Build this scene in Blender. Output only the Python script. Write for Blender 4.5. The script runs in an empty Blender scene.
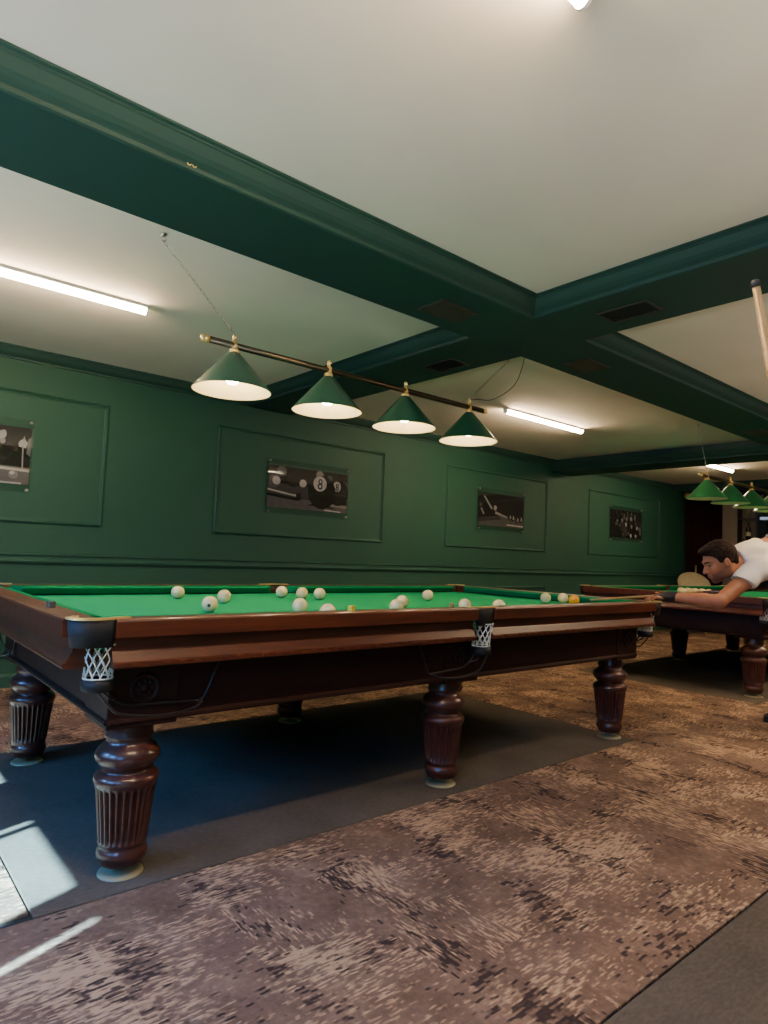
import bpy, math, random
import numpy as np
from mathutils import Vector, Matrix, noise as mnoise

random.seed(7)
C = bpy.context.scene.collection
PI = math.pi

# ------------------------------------------------------------------ node helpers
class NT:
    def __init__(s, name):
        s.m = bpy.data.materials.new(name); s.m.use_nodes = True
        s.t = s.m.node_tree; s.n = s.t.nodes; s.n.clear()
        s.out = s.n.new('ShaderNodeOutputMaterial')
    def new(s, typ, **kw):
        n = s.n.new(typ)
        for k, v in kw.items(): setattr(n, k, v)
        return n
    def link(s, a, b): s.t.links.new(a, b)
    def val(s, sock, v):
        if hasattr(v, 'is_linked') or hasattr(v, 'links'): s.link(v, sock)
        else: sock.default_value = v
    def math(s, op, a, b=0.0, c=None, clamp=False):
        n = s.new('ShaderNodeMath', operation=op, use_clamp=clamp)
        s.val(n.inputs[0], a); s.val(n.inputs[1], b)
        if c is not None: s.val(n.inputs[2], c)
        return n.outputs[0]
    def mix(s, f, a, b):
        n = s.new('ShaderNodeMix', data_type='RGBA')
        s.val(n.inputs[0], f); s.val(n.inputs[6], a); s.val(n.inputs[7], b)
        return n.outputs[2]
    def ramp(s, f, stops):
        n = s.new('ShaderNodeValToRGB'); s.link(f, n.inputs[0])
        e = n.color_ramp.elements
        while len(e) < len(stops): e.new(0.5)
        for q, (p, c) in zip(e, stops): q.position = p; q.color = c
        return n.outputs[0]
    def obj(s): return s.new('ShaderNodeTexCoord').outputs['Object']
    def geo(s): return s.new('ShaderNodeNewGeometry').outputs['Position']
    def mapping(s, v, scale=(1, 1, 1), rot=(0, 0, 0), loc=(0, 0, 0)):
        n = s.new('ShaderNodeMapping'); s.link(v, n.inputs[0])
        n.inputs['Scale'].default_value = scale; n.inputs['Rotation'].default_value = rot; n.inputs['Location'].default_value = loc
        return n.outputs[0]
    def noise(s, v, scale=5, detail=3, rough=.55, dist=0):
        n = s.new('ShaderNodeTexNoise'); s.link(v, n.inputs['Vector'])
        n.inputs['Scale'].default_value = scale; n.inputs['Detail'].default_value = detail
        n.inputs['Roughness'].default_value = rough; n.inputs['Distortion'].default_value = dist
        return n.outputs['Fac']
    def bump(s, h, strength=.2, dist=.01):
        n = s.new('ShaderNodeBump'); s.link(h, n.inputs['Height'])
        n.inputs['Strength'].default_value = strength; n.inputs['Distance'].default_value = dist
        return n.outputs[0]
    def bsdf(s, col, rough=.5, metal=0, spec=.5, normal=None, coat=0, emis=None, estr=0, sheen=0, sss=0):
        b = s.new('ShaderNodeBsdfPrincipled')
        s.val(b.inputs['Base Color'], col); s.val(b.inputs['Roughness'], rough)
        b.inputs['Metallic'].default_value = metal
        b.inputs['Specular IOR Level'].default_value = spec
        b.inputs['Coat Weight'].default_value = coat
        b.inputs['Coat Roughness'].default_value = .12
        b.inputs['Sheen Weight'].default_value = sheen
        if normal is not None: s.link(normal, b.inputs['Normal'])
        if emis is not None:
            b.inputs['Emission Color'].default_value = emis; b.inputs['Emission Strength'].default_value = estr
        s.link(b.outputs[0], s.out.inputs[0])
        return b

def lin(r, g, b):
    f = lambda c: (c / 12.92) if c <= .04045 else ((c + .055) / 1.055) ** 2.4
    return (f(r / 255), f(g / 255), f(b / 255), 1)

def plain(name, col, rough=.5, metal=0, spec=.5, var=.08, scale=20, coat=0, bump=0, sheen=0):
    t = NT(name); v = t.obj()
    n = t.noise(v, scale, 3)
    lo = tuple(c * (1 - var) for c in col[:3]) + (1,); hi = tuple(min(1, c * (1 + var)) for c in col[:3]) + (1,)
    c = t.ramp(n, [(.3, lo), (.7, hi)])
    nm = t.bump(t.noise(v, scale * 12, 2), bump, .002) if bump else None
    t.bsdf(c, rough, metal, spec, nm, coat, sheen=sheen)
    return t.m

M = {}
M['wall'] = None
def mk_paint(name, col, tex=.25, rough=.62):
    t = NT(name); v = t.geo()
    n = t.noise(v, 1.3, 3); c = t.ramp(n, [(.3, tuple(q * .93 for q in col[:3]) + (1,)), (.7, tuple(q * 1.06 for q in col[:3]) + (1,))])
    h = t.noise(v, 160, 3)
    t.bsdf(c, rough, 0, .35, t.bump(h, tex, .002))
    return t.m
M['wall'] = mk_paint('green_wall_paint', lin(32, 75, 60))
M['beam'] = mk_paint('dark_green_beam_paint', lin(32, 63, 56), .05, .6)
M['ceil'] = mk_paint('white_ceiling_paint', lin(226, 214, 198), .06, .8)
M['plaster'] = mk_paint('dark_brown_wall_paint', lin(52, 44, 38), .1, .8)
M['slab'] = plain('floor_slab_grey', lin(28, 26, 25), .9)

def mk_carpet_brown():
    t = NT('brown_distressed_carpet'); v = t.geo()
    sep = t.new('ShaderNodeSeparateXYZ'); t.link(v, sep.inputs[0]); x, y = sep.outputs[0], sep.outputs[1]
    jx = t.math('MULTIPLY', t.math('SUBTRACT', t.noise(v, 22, 3), .5), .014); jy = t.math('MULTIPLY', t.math('SUBTRACT', t.noise(t.mapping(v, loc=(7, 3, 1)), 22, 3), .5), .014)
    x0, y0 = x, y
    x = t.math('ADD', x, jx); y = t.math('ADD', y, jy)
    def rows(a, b, pitch, freq, seed):
        """yarn rows of the given pitch along b, broken into dashes along a"""
        r = t.math('FLOOR', t.math('DIVIDE', b, pitch))
        c = t.new('ShaderNodeCombineXYZ'); t.link(t.math('MULTIPLY', a, freq), c.inputs[0]); t.link(t.math('MULTIPLY', r, 5.37), c.inputs[1]); c.inputs[2].default_value = seed
        return t.noise(c.outputs[0], 1, 1.5, .5)
    blot = t.noise(t.mapping(v, loc=(17, 4, 0)), 4.5, 4, .62); fine = t.noise(v, 40, 3, .6)
    dx = rows(x, y, .006, 24, 1.3); dy = rows(y, x, .006, 24, 7.7)
    cellv = t.new('ShaderNodeTexVoronoi', distance='CHEBYCHEV'); t.link(t.mapping(v, (3.1, 3.1, 0), loc=(.3, .1, 0)), cellv.inputs['Vector']); cellv.inputs['Scale'].default_value = 1
    cellv.inputs['Randomness'].default_value = .55
    cs = t.new('ShaderNodeSeparateColor'); t.link(cellv.outputs['Color'], cs.inputs[0])
    sel = t.math('GREATER_THAN', cs.outputs[0], .68)                # some blocks are woven the other way
    th = t.new('ShaderNodeMix', data_type='FLOAT'); t.link(sel, th.inputs[0]); t.link(dx, th.inputs[2]); t.link(dy, th.inputs[3]); th = th.outputs[0]
    base = t.ramp(t.math('ADD', t.math('MULTIPLY', blot, .65), t.math('MULTIPLY', fine, .35)), [(.34, lin(86, 68, 58)), (.50, lin(110, 88, 75)), (.68, lin(136, 111, 93))])
    lp = t.noise(t.mapping(v, loc=(2, 8, 3)), 3.0, 3, .6)
    la = t.math('ADD', t.math('MULTIPLY', t.math('SUBTRACT', cs.outputs[1], .5), .10), t.math('MULTIPLY', lp, .8))
    lm = t.math('MULTIPLY', t.math('SUBTRACT', t.math('ADD', t.math('ADD', t.math('MULTIPLY', th, .8), t.math('MULTIPLY', fine, .2)), la), .93), 7, clamp=True)
    col = t.mix(t.math('MULTIPLY', lm, .62), base, lin(205, 168, 134))
    dx2 = rows(x, y, .0085, 16, 21.1); dy2 = rows(y, x, .0085, 16, 33.9)
    th2 = t.new('ShaderNodeMix', data_type='FLOAT'); t.link(sel, th2.inputs[0]); t.link(dx2, th2.inputs[2]); t.link(dy2, th2.inputs[3]); th2 = th2.outputs[0]
    wob = t.math('MULTIPLY', t.math('SUBTRACT', t.noise(v, 2.4, 3), .5), .5)
    band = t.math('ABSOLUTE', t.math('SUBTRACT', t.math('FRACT', t.math('DIVIDE', t.math('ADD', x, wob), .42)), .5))
    band = t.math('MAXIMUM', t.math('MULTIPLY', t.math('SUBTRACT', .17, band), .75), -.06)
    patch = t.noise(t.mapping(v, loc=(31, 11, 0)), 4.2, 4, .65)
    dk = t.math('MULTIPLY', t.math('SUBTRACT', t.math('ADD', th2, t.math('ADD', t.math('MULTIPLY', patch, .95), band)), 1.105), 14, clamp=True)
    dark = t.math('MULTIPLY', dk, .86)
    col = t.mix(dark, col, lin(40, 32, 34))
    pile = t.noise(v, 420, 2)
    t.bsdf(col, .95, 0, .1, t.bump(t.math('ADD', pile, t.math('MULTIPLY', th, .5)), .5, .004))
    return t.m
def mk_carpet_grey():
    t = NT('grey_plain_carpet'); v = t.geo()
    n = t.math('ADD', t.math('MULTIPLY', t.noise(v, 3, 3), .5), t.math('MULTIPLY', t.noise(t.mapping(v, (40, 90, 1)), 1, 3), .5))
    c = t.ramp(n, [(.35, lin(74, 67, 60)), (.65, lin(94, 86, 77))])
    t.bsdf(c, .95, 0, .15, t.bump(t.noise(v, 420, 2), .5, .004))
    return t.m
M['brown'] = mk_carpet_brown(); M['grey'] = mk_carpet_grey()

def mk_wood(name, a, b, coat=.5, rough=.32):
    t = NT(name); v = t.obj()
    w = t.noise(t.mapping(v, (3, 40, 40)), 1, 4, .6, .4)
    c = t.ramp(w, [(.3, a), (.7, b)])
    t.bsdf(c, rough, 0, .2 if coat == 0 else .35, t.bump(w, .06, .002), coat)
    return t.m
M['wood'] = mk_wood('mahogany_wood', lin(62, 27, 15), lin(92, 44, 24), .15, .4)
M['wood_y'] = M['wood']
M['dwood'] = mk_wood('dark_mahogany_wood', lin(60, 31, 26), lin(80, 43, 35), .3, .32)
M['apron'] = mk_wood('shaded_apron_mahogany', lin(34, 15, 11), lin(46, 21, 15), 0, .55)  # mahogany darkened: shade on the table's sides put into the colour
def mk_cloth(name, a, b):
    t = NT(name); v = t.geo()
    c = t.ramp(t.noise(v, 60, 3), [(.3, a), (.7, b)])
    t.bsdf(c, .95, 0, .04, t.bump(t.noise(v, 700, 1), .2, .001))
    return t.m
M['cloth'] = mk_cloth('green_table_cloth', lin(22, 132, 86), lin(28, 142, 94))
M['cushion'] = mk_cloth('green_cushion_cloth', lin(10, 104, 62), lin(14, 114, 70))
M['brass'] = plain('polished_brass', lin(232, 196, 118), .32, .55, var=.04)
M['abrass'] = plain('antique_brass', lin(98, 86, 68), .34, 1, var=.1, scale=8)
M['steel'] = plain('brushed_steel', lin(165, 162, 150), .35, 1, var=.05)
M['disc'] = plain('pale_metal_foot', lin(150, 142, 112), .45, .3, var=.06)
M['leather'] = plain('black_leather', lin(27, 26, 28), .6, 0, .3, .2, 60, bump=.25)
M['net'] = plain('white_net_cord', lin(205, 205, 192), .8, var=.05)
M['rod'] = plain('black_rod', lin(34, 30, 30), .35, .2, var=.05)
M['black'] = plain('black_plastic', lin(20, 20, 21), .45)
M['shade_out'] = plain('green_shade_enamel', lin(34, 84, 62), .28, 0, .5, .04, coat=.3)
M['shade_in'] = plain('cream_shade_inside', lin(244, 222, 168), .55, var=.02)
M['white'] = plain('white_plastic', lin(225, 223, 215), .5, var=.02)

def emit(name, col, strength):
    t = NT(name); v = t.obj(); n = t.noise(v, 2, 1)
    e = t.new('ShaderNodeEmission'); e.inputs['Strength'].default_value = strength
    lo = tuple(c * .97 for c in col[:3]) + (1,)
    t.link(t.ramp(n, [(.3, lo), (.7, col)]), e.inputs['Color'])
    t.link(e.outputs[0], t.out.inputs[0]); return t.m
TUBE, BULB = 120.0, 75.0
M['tube'] = emit('warm_tube_glow', (1, .73, .44, 1), TUBE)
M['bulb'] = emit('warm_bulb_glow', (1, .80, .50, 1), BULB)
M['bulb_off'] = plain('frosted_bulb', lin(235, 232, 222), .3)
M['sill'] = plain('white_window_frame', lin(220, 220, 215), .5)

def mk_glass(name, refl=.06):
    t = NT(name); v = t.obj()
    tr = t.new('ShaderNodeBsdfTransparent'); gl = t.new('ShaderNodeBsdfGlossy')
    gl.inputs['Roughness'].default_value = .03
    lw = t.new('ShaderNodeLayerWeight'); lw.inputs['Blend'].default_value = .5
    n = t.noise(v, 3, 1)
    tr.inputs['Color'].default_value = (.97, .98, .97, 1)
    f = t.math('ADD', t.math('MULTIPLY', t.math('POWER', lw.outputs['Facing'], 4), .6), t.math('MULTIPLY', n, refl))
    mx = t.new('ShaderNodeMixShader'); t.link(f, mx.inputs[0]); t.link(tr.outputs[0], mx.inputs[1]); t.link(gl.outputs[0], mx.inputs[2])
    t.link(mx.outputs[0], t.out.inputs[0]); return t.m
M['glass'] = mk_glass('clear_acrylic_sheet')
M['winglass'] = mk_glass('window_glass')

def mk_ball(name, col, dot):
    t = NT(name); v = t.obj()
    n = t.noise(v, 30, 3)
    c = t.ramp(n, [(.3, tuple(q * .95 for q in col[:3]) + (1,)), (.7, col)])
    # engraved number spots on two opposite poles
    sep = t.new('ShaderNodeSeparateXYZ'); t.link(v, sep.inputs[0])
    r2 = t.math('ADD', t.math('POWER', sep.outputs[0], 2), t.math('POWER', sep.outputs[2], 2))
    m = t.math('LESS_THAN', r2, .0075 ** 2)
    if dot: c = t.mix(m, c, lin(70, 66, 58))
    t.bsdf(c, .18, 0, .5, coat=.4); return t.m
M['ball'] = mk_ball('ivory_ball', lin(226, 200, 142), False)
M['dotball'] = mk_ball('spotted_ivory_ball', lin(226, 200, 142), True)
M['oball'] = mk_ball('orange_ball', lin(245, 158, 20), False)

# ------------------------------------------------------------------ mesh builder
class MB:
    def __init__(s): s.v = []; s.f = []; s.mi = []; s.sm = []
    def add(s, vs, fs, mi=0, smooth=False):
        o = len(s.v); s.v += [tuple(map(float, p)) for p in vs]
        for f in fs:
            s.f.append(tuple(i + o for i in f)); s.mi.append(mi); s.sm.append(smooth)
        return s
    def box(s, a, b, mi=0, bev=0):
        x0, y0, z0 = a; x1, y1, z1 = b
        if x0 > x1: x0, x1 = x1, x0
        if y0 > y1: y0, y1 = y1, y0
        if z0 > z1: z0, z1 = z1, z0
        vs = [(x0, y0, z0), (x1, y0, z0), (x1, y1, z0), (x0, y1, z0), (x0, y0, z1), (x1, y0, z1), (x1, y1, z1), (x0, y1, z1)]
        return s.add(vs, [(3, 2, 1, 0), (4, 5, 6, 7), (0, 1, 5, 4), (1, 2, 6, 5), (2, 3, 7, 6), (3, 0, 4, 7)], mi)
    def sweep(s, prof, p0, p1, nrm, mi=0, up=(0, 0, 1), e0=0.0, e1=0.0):
        """prof: list of (d, z): d along nrm, z along up; extruded from p0 to p1 (closed profile, capped)."""
        p0, p1, nrm, up = map(Vector, (p0, p1, nrm, up)); n = len(prof); vs = []
        for p in (p0, p1):
            for d, z in prof: vs.append(p + nrm * d + up * z)
        fs = [(i, (i + 1) % n, n + (i + 1) % n, n + i) for i in range(n)]
        fs += [tuple(range(n))[::-1], tuple(range(n, 2 * n))]
        return s.add(vs, fs, mi)
    def lathe(s, prof, c=(0, 0, 0), n=32, mi=0, smooth=True, cap=True, rfun=None):
        cx, cy, cz = c; vs = []; fs = []
        for r, z in prof:
            for k in range(n):
                a = 2 * PI * k / n; rr = rfun(r, z, a, k) if rfun else r
                vs.append((cx + rr * math.cos(a), cy + rr * math.sin(a), cz + z))
        for i in range(len(prof) - 1):
            for k in range(n):
                k2 = (k + 1) % n; fs.append((i * n + k, i * n + k2, (i + 1) * n + k2, (i + 1) * n + k))
        s.add(vs, fs, mi, smooth)
        if cap:
            o = len(vs)
            s.add([vs[k] for k in range(n)], [tuple(range(n))[::-1]], mi)
            s.add([vs[o - n + k] for k in range(n)], [tuple(range(n))], mi)
        return s
    def tube(s, pts, r, n=8, mi=0, closed=False, rr=None):
        P = [Vector(p) for p in pts]; m = len(P); vs = []; fs = []
        prev = None
        for i, p in enumerate(P):
            a = P[(i - 1) % m] if (closed or i > 0) else p
            b = P[(i + 1) % m] if (closed or i < m - 1) else p
            t = (b - a).normalized() if (b - a).length > 1e-9 else Vector((0, 0, 1))
            if prev is None:
                ref = Vector((0, 0, 1)) if abs(t.z) < .9 else Vector((1, 0, 0))
                u = t.cross(ref).normalized()
            else:
                u = (prev - t * prev.dot(t)).normalized()
            prev = u; w = t.cross(u)
            q = rr[i] if rr else r
            for k in range(n):
                an = 2 * PI * k / n; vs.append(p + u * (q * math.cos(an)) + w * (q * math.sin(an)))
        for i in range(m if closed else m - 1):
            j = (i + 1) % m
            for k in range(n):
                k2 = (k + 1) % n; fs.append((i * n + k, i * n + k2, j * n + k2, j * n + k))
        if not closed: fs += [tuple(range(n))[::-1], tuple(range((m - 1) * n, m * n))]
        return s.add(vs, fs, mi, True)
    def ball(s, c, r, n=20, m=12, mi=0):
        rx, ry, rz = (r, r, r) if not isinstance(r, tuple) else r
        vs = [(c[0], c[1], c[2] - rz)]; fs = []
        for i in range(1, m):
            ph = -PI / 2 + PI * i / m
            for k in range(n):
                a = 2 * PI * k / n
                vs.append((c[0] + rx * math.cos(ph) * math.cos(a), c[1] + ry * math.cos(ph) * math.sin(a), c[2] + rz * math.sin(ph)))
        vs.append((c[0], c[1], c[2] + rz)); top = len(vs) - 1
        for k in range(n):
            k2 = (k + 1) % n
            fs.append((0, 1 + k2, 1 + k)); fs.append((top, top - n + k, top - n + k2))
            for i in range(m - 2): fs.append((1 + i * n + k, 1 + i * n + k2, 1 + (i + 1) * n + k2, 1 + (i + 1) * n + k))
        return s.add(vs, fs, mi, True)
    def poly(s, pts, mi=0): return s.add(pts, [tuple(range(len(pts)))], mi)
    def build(s, name, mats, parent=None, loc=(0, 0, 0), rotz=0, bevel=0, fix=True):
        if not isinstance(mats, (list, tuple)): mats = [mats]
        me = bpy.data.meshes.new(name); me.from_pydata(s.v, [], s.f)
        for m in mats: me.materials.append(m)
        me.polygons.foreach_set('material_index', s.mi); me.polygons.foreach_set('use_smooth', s.sm)
        if fix:
            import bmesh
            bm = bmesh.new(); bm.from_mesh(me); bmesh.ops.recalc_face_normals(bm, faces=bm.faces); bm.to_mesh(me); bm.free()
        me.update()
        o = bpy.data.objects.new(name, me); C.objects.link(o); o.location = loc; o.rotation_euler = (0, 0, rotz)
        if parent is not None: o.parent = parent
        if bevel:
            b = o.modifiers.new('bevel', 'BEVEL'); b.width = bevel; b.segments = 2; b.limit_method = 'ANGLE'; b.angle_limit = .7
        return o

def tag(o, label, cat, group=None, kind=None):
    o['label'] = label; o['category'] = cat
    if group: o['group'] = group
    if kind: o['kind'] = kind
    return o
def struct(o, label=None, cat=None):
    o['kind'] = 'structure'
    if label: o['label'] = label
    if cat: o['category'] = cat
    return o
def empty(name, loc=(0, 0, 0), rotz=0):
    o = bpy.data.objects.new(name, None); o.empty_display_size = .1; C.objects.link(o); o.location = loc; o.rotation_euler = (0, 0, rotz); return o
def copy_tree(o, parent=None):
    c = o.copy(); C.objects.link(c)
    if parent is not None: c.parent = parent
    for ch in list(o.children): copy_tree(ch, c)
    return c

# ------------------------------------------------------------------ measures
L, W = 1.55, 1.397                     # leg spacing of a table
X0, X1, Y0, Y1 = -.282, 3.382, -.236, 1.633   # outer edges of the rails
ZR, BED = .882, .828
ZC, ZB = 2.60, 2.50                    # ceiling, underside of beams
YW, XF, XB, YR = 3.33, 11.36, -2.2, -4.6      # green wall, far wall, window wall, right wall
TX = 5.48                               # second table's shift

# ------------------------------------------------------------------ room shell
struct(MB().box((XB - .2, YR - .2, -.2), (XF + .2, YW + .2, -.0105)).build('floor', M['slab']))
struct(MB().box((XB - .2, YR - .2, ZC), (XF + .2, YW + .2, ZC + .2)).build('ceiling', M['ceil']))
struct(MB().box((XB - .2, YW, -.0105), (XF + .2, YW + .2, ZC)).build('wall_left', M['wall']))
struct(MB().box((XF, YR, -.0105), (XF + .2, YW, ZC)).build('wall_far', M['plaster']))
struct(MB().box((XB - .2, YR - .2, -.0105), (XF + .2, YR, ZC)).build('wall_right', M['wall']))
# window wall behind the photographer, with its openings
WZ0, WZ1 = .75, 2.08
OPEN = [(-3.6, -1.7), (-1.30, -.10), (.24, 1.25)]  # unseen; first opening added for ambient daylight, the others set for the sun patches
mb = MB(); y = YR
for a, b in OPEN:
    mb.box((XB - .2, y, -.0105), (XB, a, ZC)); mb.box((XB - .2, a, -.0105), (XB, b, WZ0)); mb.box((XB - .2, a, WZ1), (XB, b, ZC)); y = b
mb.box((XB - .2, y, -.0105), (XB, YW, ZC))
struct(mb.build('wall_back', M['wall']))
MULL = [[(-2.68, -2.62)], [(-1.30, -1.103), (-1.065, -.857), (-.286, -.256), (-.214, -.10)], [(.75, .80)]]  # bar widths shaped to throw the sun patches and streaks on the floor
for i, ((a, b), mu) in enumerate(zip(OPEN, MULL)):
    w = empty('window_%d' % (i + 1), (XB, (a + b) / 2, WZ0)); w['kind'] = 'structure'
    f = MB(); cy = (a + b) / 2
    t = .012 if i == 1 else .03
    f.box((-.06, a - cy, 0), (-.02, b - cy, t)); f.box((-.06, a - cy, WZ1 - WZ0 - t), (-.02, b - cy, WZ1 - WZ0))
    f.box((-.06, a - cy, 0), (-.02, a - cy + t, WZ1 - WZ0)); f.box((-.06, b - cy - t, 0), (-.02, b - cy, WZ1 - WZ0))
    for p, q in mu: f.box((-.06, p - cy, 0), (-.02, q - cy, WZ1 - WZ0))
    f.build('window_frame', M['sill'], w)
    MB().box((-.045, a - cy, 0), (-.04, b - cy, WZ1 - WZ0)).build('window_pane', M['winglass'], w)
    MB().box((-.005, a - cy - .05, -.04), (.12, b - cy + .05, -.002)).build('window_sill', M['sill'], w)

# ceiling beams with stepped crown moulding
CROWN = [(0, 0), (.010, .004), (.012, .020), (.020, .026), (.034, .034), (.050, .048), (.062, .064), (.072, .078), (.080, .082), (.080, .088), (.094, .092), (.094, .10), (0, .10)]
def crown(mb, p0, p1, nrm, h=.10, s=1.0):
    mb.sweep([(d * s, z * h / .10) for d, z in CROWN], p0, p1, nrm)
def beam_x(name, ya, yb, zb):
    m = MB().box((XB, ya, zb), (XF, yb, ZC))
    crown(m, (XB, ya, zb), (XF, ya, zb), (0, -1, 0)); crown(m, (XB, yb, zb), (XF, yb, zb), (0, 1, 0))
    return struct(m.build(name, M['beam']))
def beam_y(name, xa, xb, zb):
    m = MB().box((xa, YR, zb), (xb, YW, ZC))
    crown(m, (xa, YR, zb), (xa, YW, zb), (-1, 0, 0)); crown(m, (xb, YR, zb), (xb, YW, zb), (1, 0, 0))
    return struct(m.build(name, M['beam']))
beam_x('trim_1', -.038, .432, ZB)
beam_x('trim_2', -3.5, -3.03, ZB)
for i, (a, b) in enumerate([(2.143, 2.644), (7.10, 7.60), (10.75, 11.3), (-2.15, -1.75)]):
    beam_y('trim_%d' % (i + 3), a, b, ZB + .0012 + .0004 * i - (.08 if i == 1 else 0))
m = MB(); crown(m, (XB, YW, 2.505), (XF, YW, 2.505), (0, -1, 0), .095, .9); struct(m.build('trim_7', M['beam']))
# chair rail, baseboard, framed wall panels
rail = [(0, 0), (.012, 0), (.026, .008), (.030, .020), (.016, .028), (.012, .040), (.012, .058), (.022, .066), (.022, .074), (0, .078)]
struct(MB().sweep(rail, (XB, YW, .938), (XF, YW, .938), (0, -1, 0)).build('trim_8', M['wall']))
struct(MB().sweep([(0, 0), (.018, 0), (.018, .09), (.010, .11), (0, .12)], (XB, YW, -.0105), (XF, YW, -.0105), (0, -1, 0)).build('baseboard_left', M['wall']))
PM = [(0, 0), (.006, 0), (.016, .008), (.020, .016), (.010, .024), (.006, .036), (0, .036)]
def panel(name, xa, xb, za, zb):
    m = MB(); w = .036
    m.sweep(PM, (xa, YW, za), (xb, YW, za), (0, -1, 0))
    m.sweep(PM, (xa, YW, zb), (xb, YW, zb), (0, -1, 0), up=(0, 0, -1))
    m.sweep(PM, (xa, YW, za), (xa, YW, zb), (0, -1, 0), up=(1, 0, 0))
    m.sweep(PM, (xb, YW, za), (xb, YW, zb), (0, -1, 0), up=(-1, 0, 0))
    return struct(m.build(name, M['wall']))
PX = [(-1.19, .862), (1.846, 3.909), (4.919, 7.0), (8.076, 10.324)]
for i, (a, b) in enumerate(PX):
    panel('trim_%d' % (9 + i), a, b, 1.25, 2.274)
    panel('trim_%d' % (13 + i), a, b, .22, .765)

# ------------------------------------------------------------------ carpets
def carpet(xa, ya, xb, yb, mat, name, label, cat='carpet'):
    o = MB().box((xa, ya, -.0103), (xb, yb, 0)).build(name, mat, bevel=.003)
    return tag(o, label, cat)
g = .007
GY0, GY1 = -.135, 1.60
carpet(-.295, GY0, 3.165, GY1, M['grey'], 'grey_carpet', 'plain grey carpet piece lying under the nearest billiard table')
carpet(TX - .3, GY0, TX + 3.16, GY1, M['grey'], 'grey_carpet', 'plain grey carpet piece lying under the farther billiard table')
carpet(XB + .02, YR + .02, XF - .02, -1.41 - g / 2, M['grey'], 'grey_carpet', 'plain grey carpet in the bottom right corner, beyond the brown strip')
carpet(XB + .02, -1.41 + g / 2, 3.165, GY0 - g, M['brown'], 'brown_carpet', 'brown distressed carpet strip along the front of the nearest table')
carpet(3.165 + g, -1.41 + g / 2, XF - .02, GY0 - g, M['brown'], 'brown_carpet', 'brown streaked carpet in front of the farther table, by the shoe')
carpet(XB + .02, GY0 + .035, -.295 - g, GY1, M['brown'], 'brown_carpet', 'sunlit brown carpet piece whose corner shows at the left edge')
carpet(3.165 + g, GY0, TX - .3 - g, GY1, M['brown'], 'brown_carpet', 'brown streaked carpet piece filling the gap between the two billiard tables')
carpet(TX + 3.16 + g, GY0, XF - .02, GY1, M['brown'], 'brown_carpet', 'brown carpet piece past the far end of the farther table')
carpet(XB + .02, GY1 + g, XF - .02, YW - .02, M['brown'], 'brown_carpet', 'brown carpet strip along the green wall behind the tables')

# ------------------------------------------------------------------ billiard table
def rail_profile():
    return [(0, .826), (0, .874), (-.003, .880), (-.009, .8825), (-.10, .8805), (-.10, .80), (-.09, .733), (-.030, .728),
            (-.012, .728), (-.008, .732), (-.008, .744), (-.014, .748), (-.030, .776), (-.034, .782), (-.034, .818), (-.022, .824)]
def cushion_profile():
    return [(-.10, .8795), (-.112, .880), (-.146, .874), (-.154, .868), (-.150, .860), (-.130, .836), (-.10, .834)]
def make_rail(root, p0, p1, nrm, c0, c1):
    """p0-p1 on the outer edge; nrm outward; cushion runs from c0 to c1 along it (mitre towards the pockets)."""
    m = MB().sweep(rail_profile(), p0, p1, nrm)
    d = (Vector(p1) - Vector(p0)); ln = d.length; d.normalize(); n = Vector(nrm)
    # row of shallow notches along the lower bead
    k = int(ln / .026)
    for i in range(k if abs(d.x) > .5 else 0):
        if i % 2: continue
        c = Vector(p0) + d * ((i + .5) * ln / k) + n * (-.0078)
        a = c - d * .0115; b = c + d * .0115
        vs = [a + n * z1 + Vector((0, 0, z)) for z1, z in ((0, .7325), (.003, .734), (.003, .742), (0, .7435))] + [b + n * z1 + Vector((0, 0, z)) for z1, z in ((0, .7325), (.003, .734), (.003, .742), (0, .7435))]
        m.add(vs, [(0, 1, 5, 4), (1, 2, 6, 5), (2, 3, 7, 6), (0, 3, 2, 1), (4, 5, 6, 7), (0, 4, 7, 3)])
    o = m.build('rail', M['wood'], root)
    q = cushion_profile(); mm = MB(); vs = []
    P0, P1 = Vector(p0), Vector(p1)
    nn = len(q)
    for p, sgn, sh in ((P0, 1, c0), (P1, -1, c1)):
        for dd, z in q:
            cut = max(0, (-.10 - dd)) * 1.0      # cushion ends slant at the pocket mouths
            vs.append(p + d * (sgn * (sh + cut)) + n * dd + Vector((0, 0, z)))
    fs = [(i, (i + 1) % nn, nn + (i + 1) % nn, nn + i) for i in range(nn)] + [tuple(range(nn))[::-1], tuple(range(nn, 2 * nn))]
    mm.add(vs, fs); mm.build('cushion', M['cushion'], o)
    return o

def arc(cx, cy, r, a0, a1, n):
    return [(cx + r * math.cos(a0 + (a1 - a0) * i / n), cy + r * math.sin(a0 + (a1 - a0) * i / n)) for i in range(n + 1)]

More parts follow.
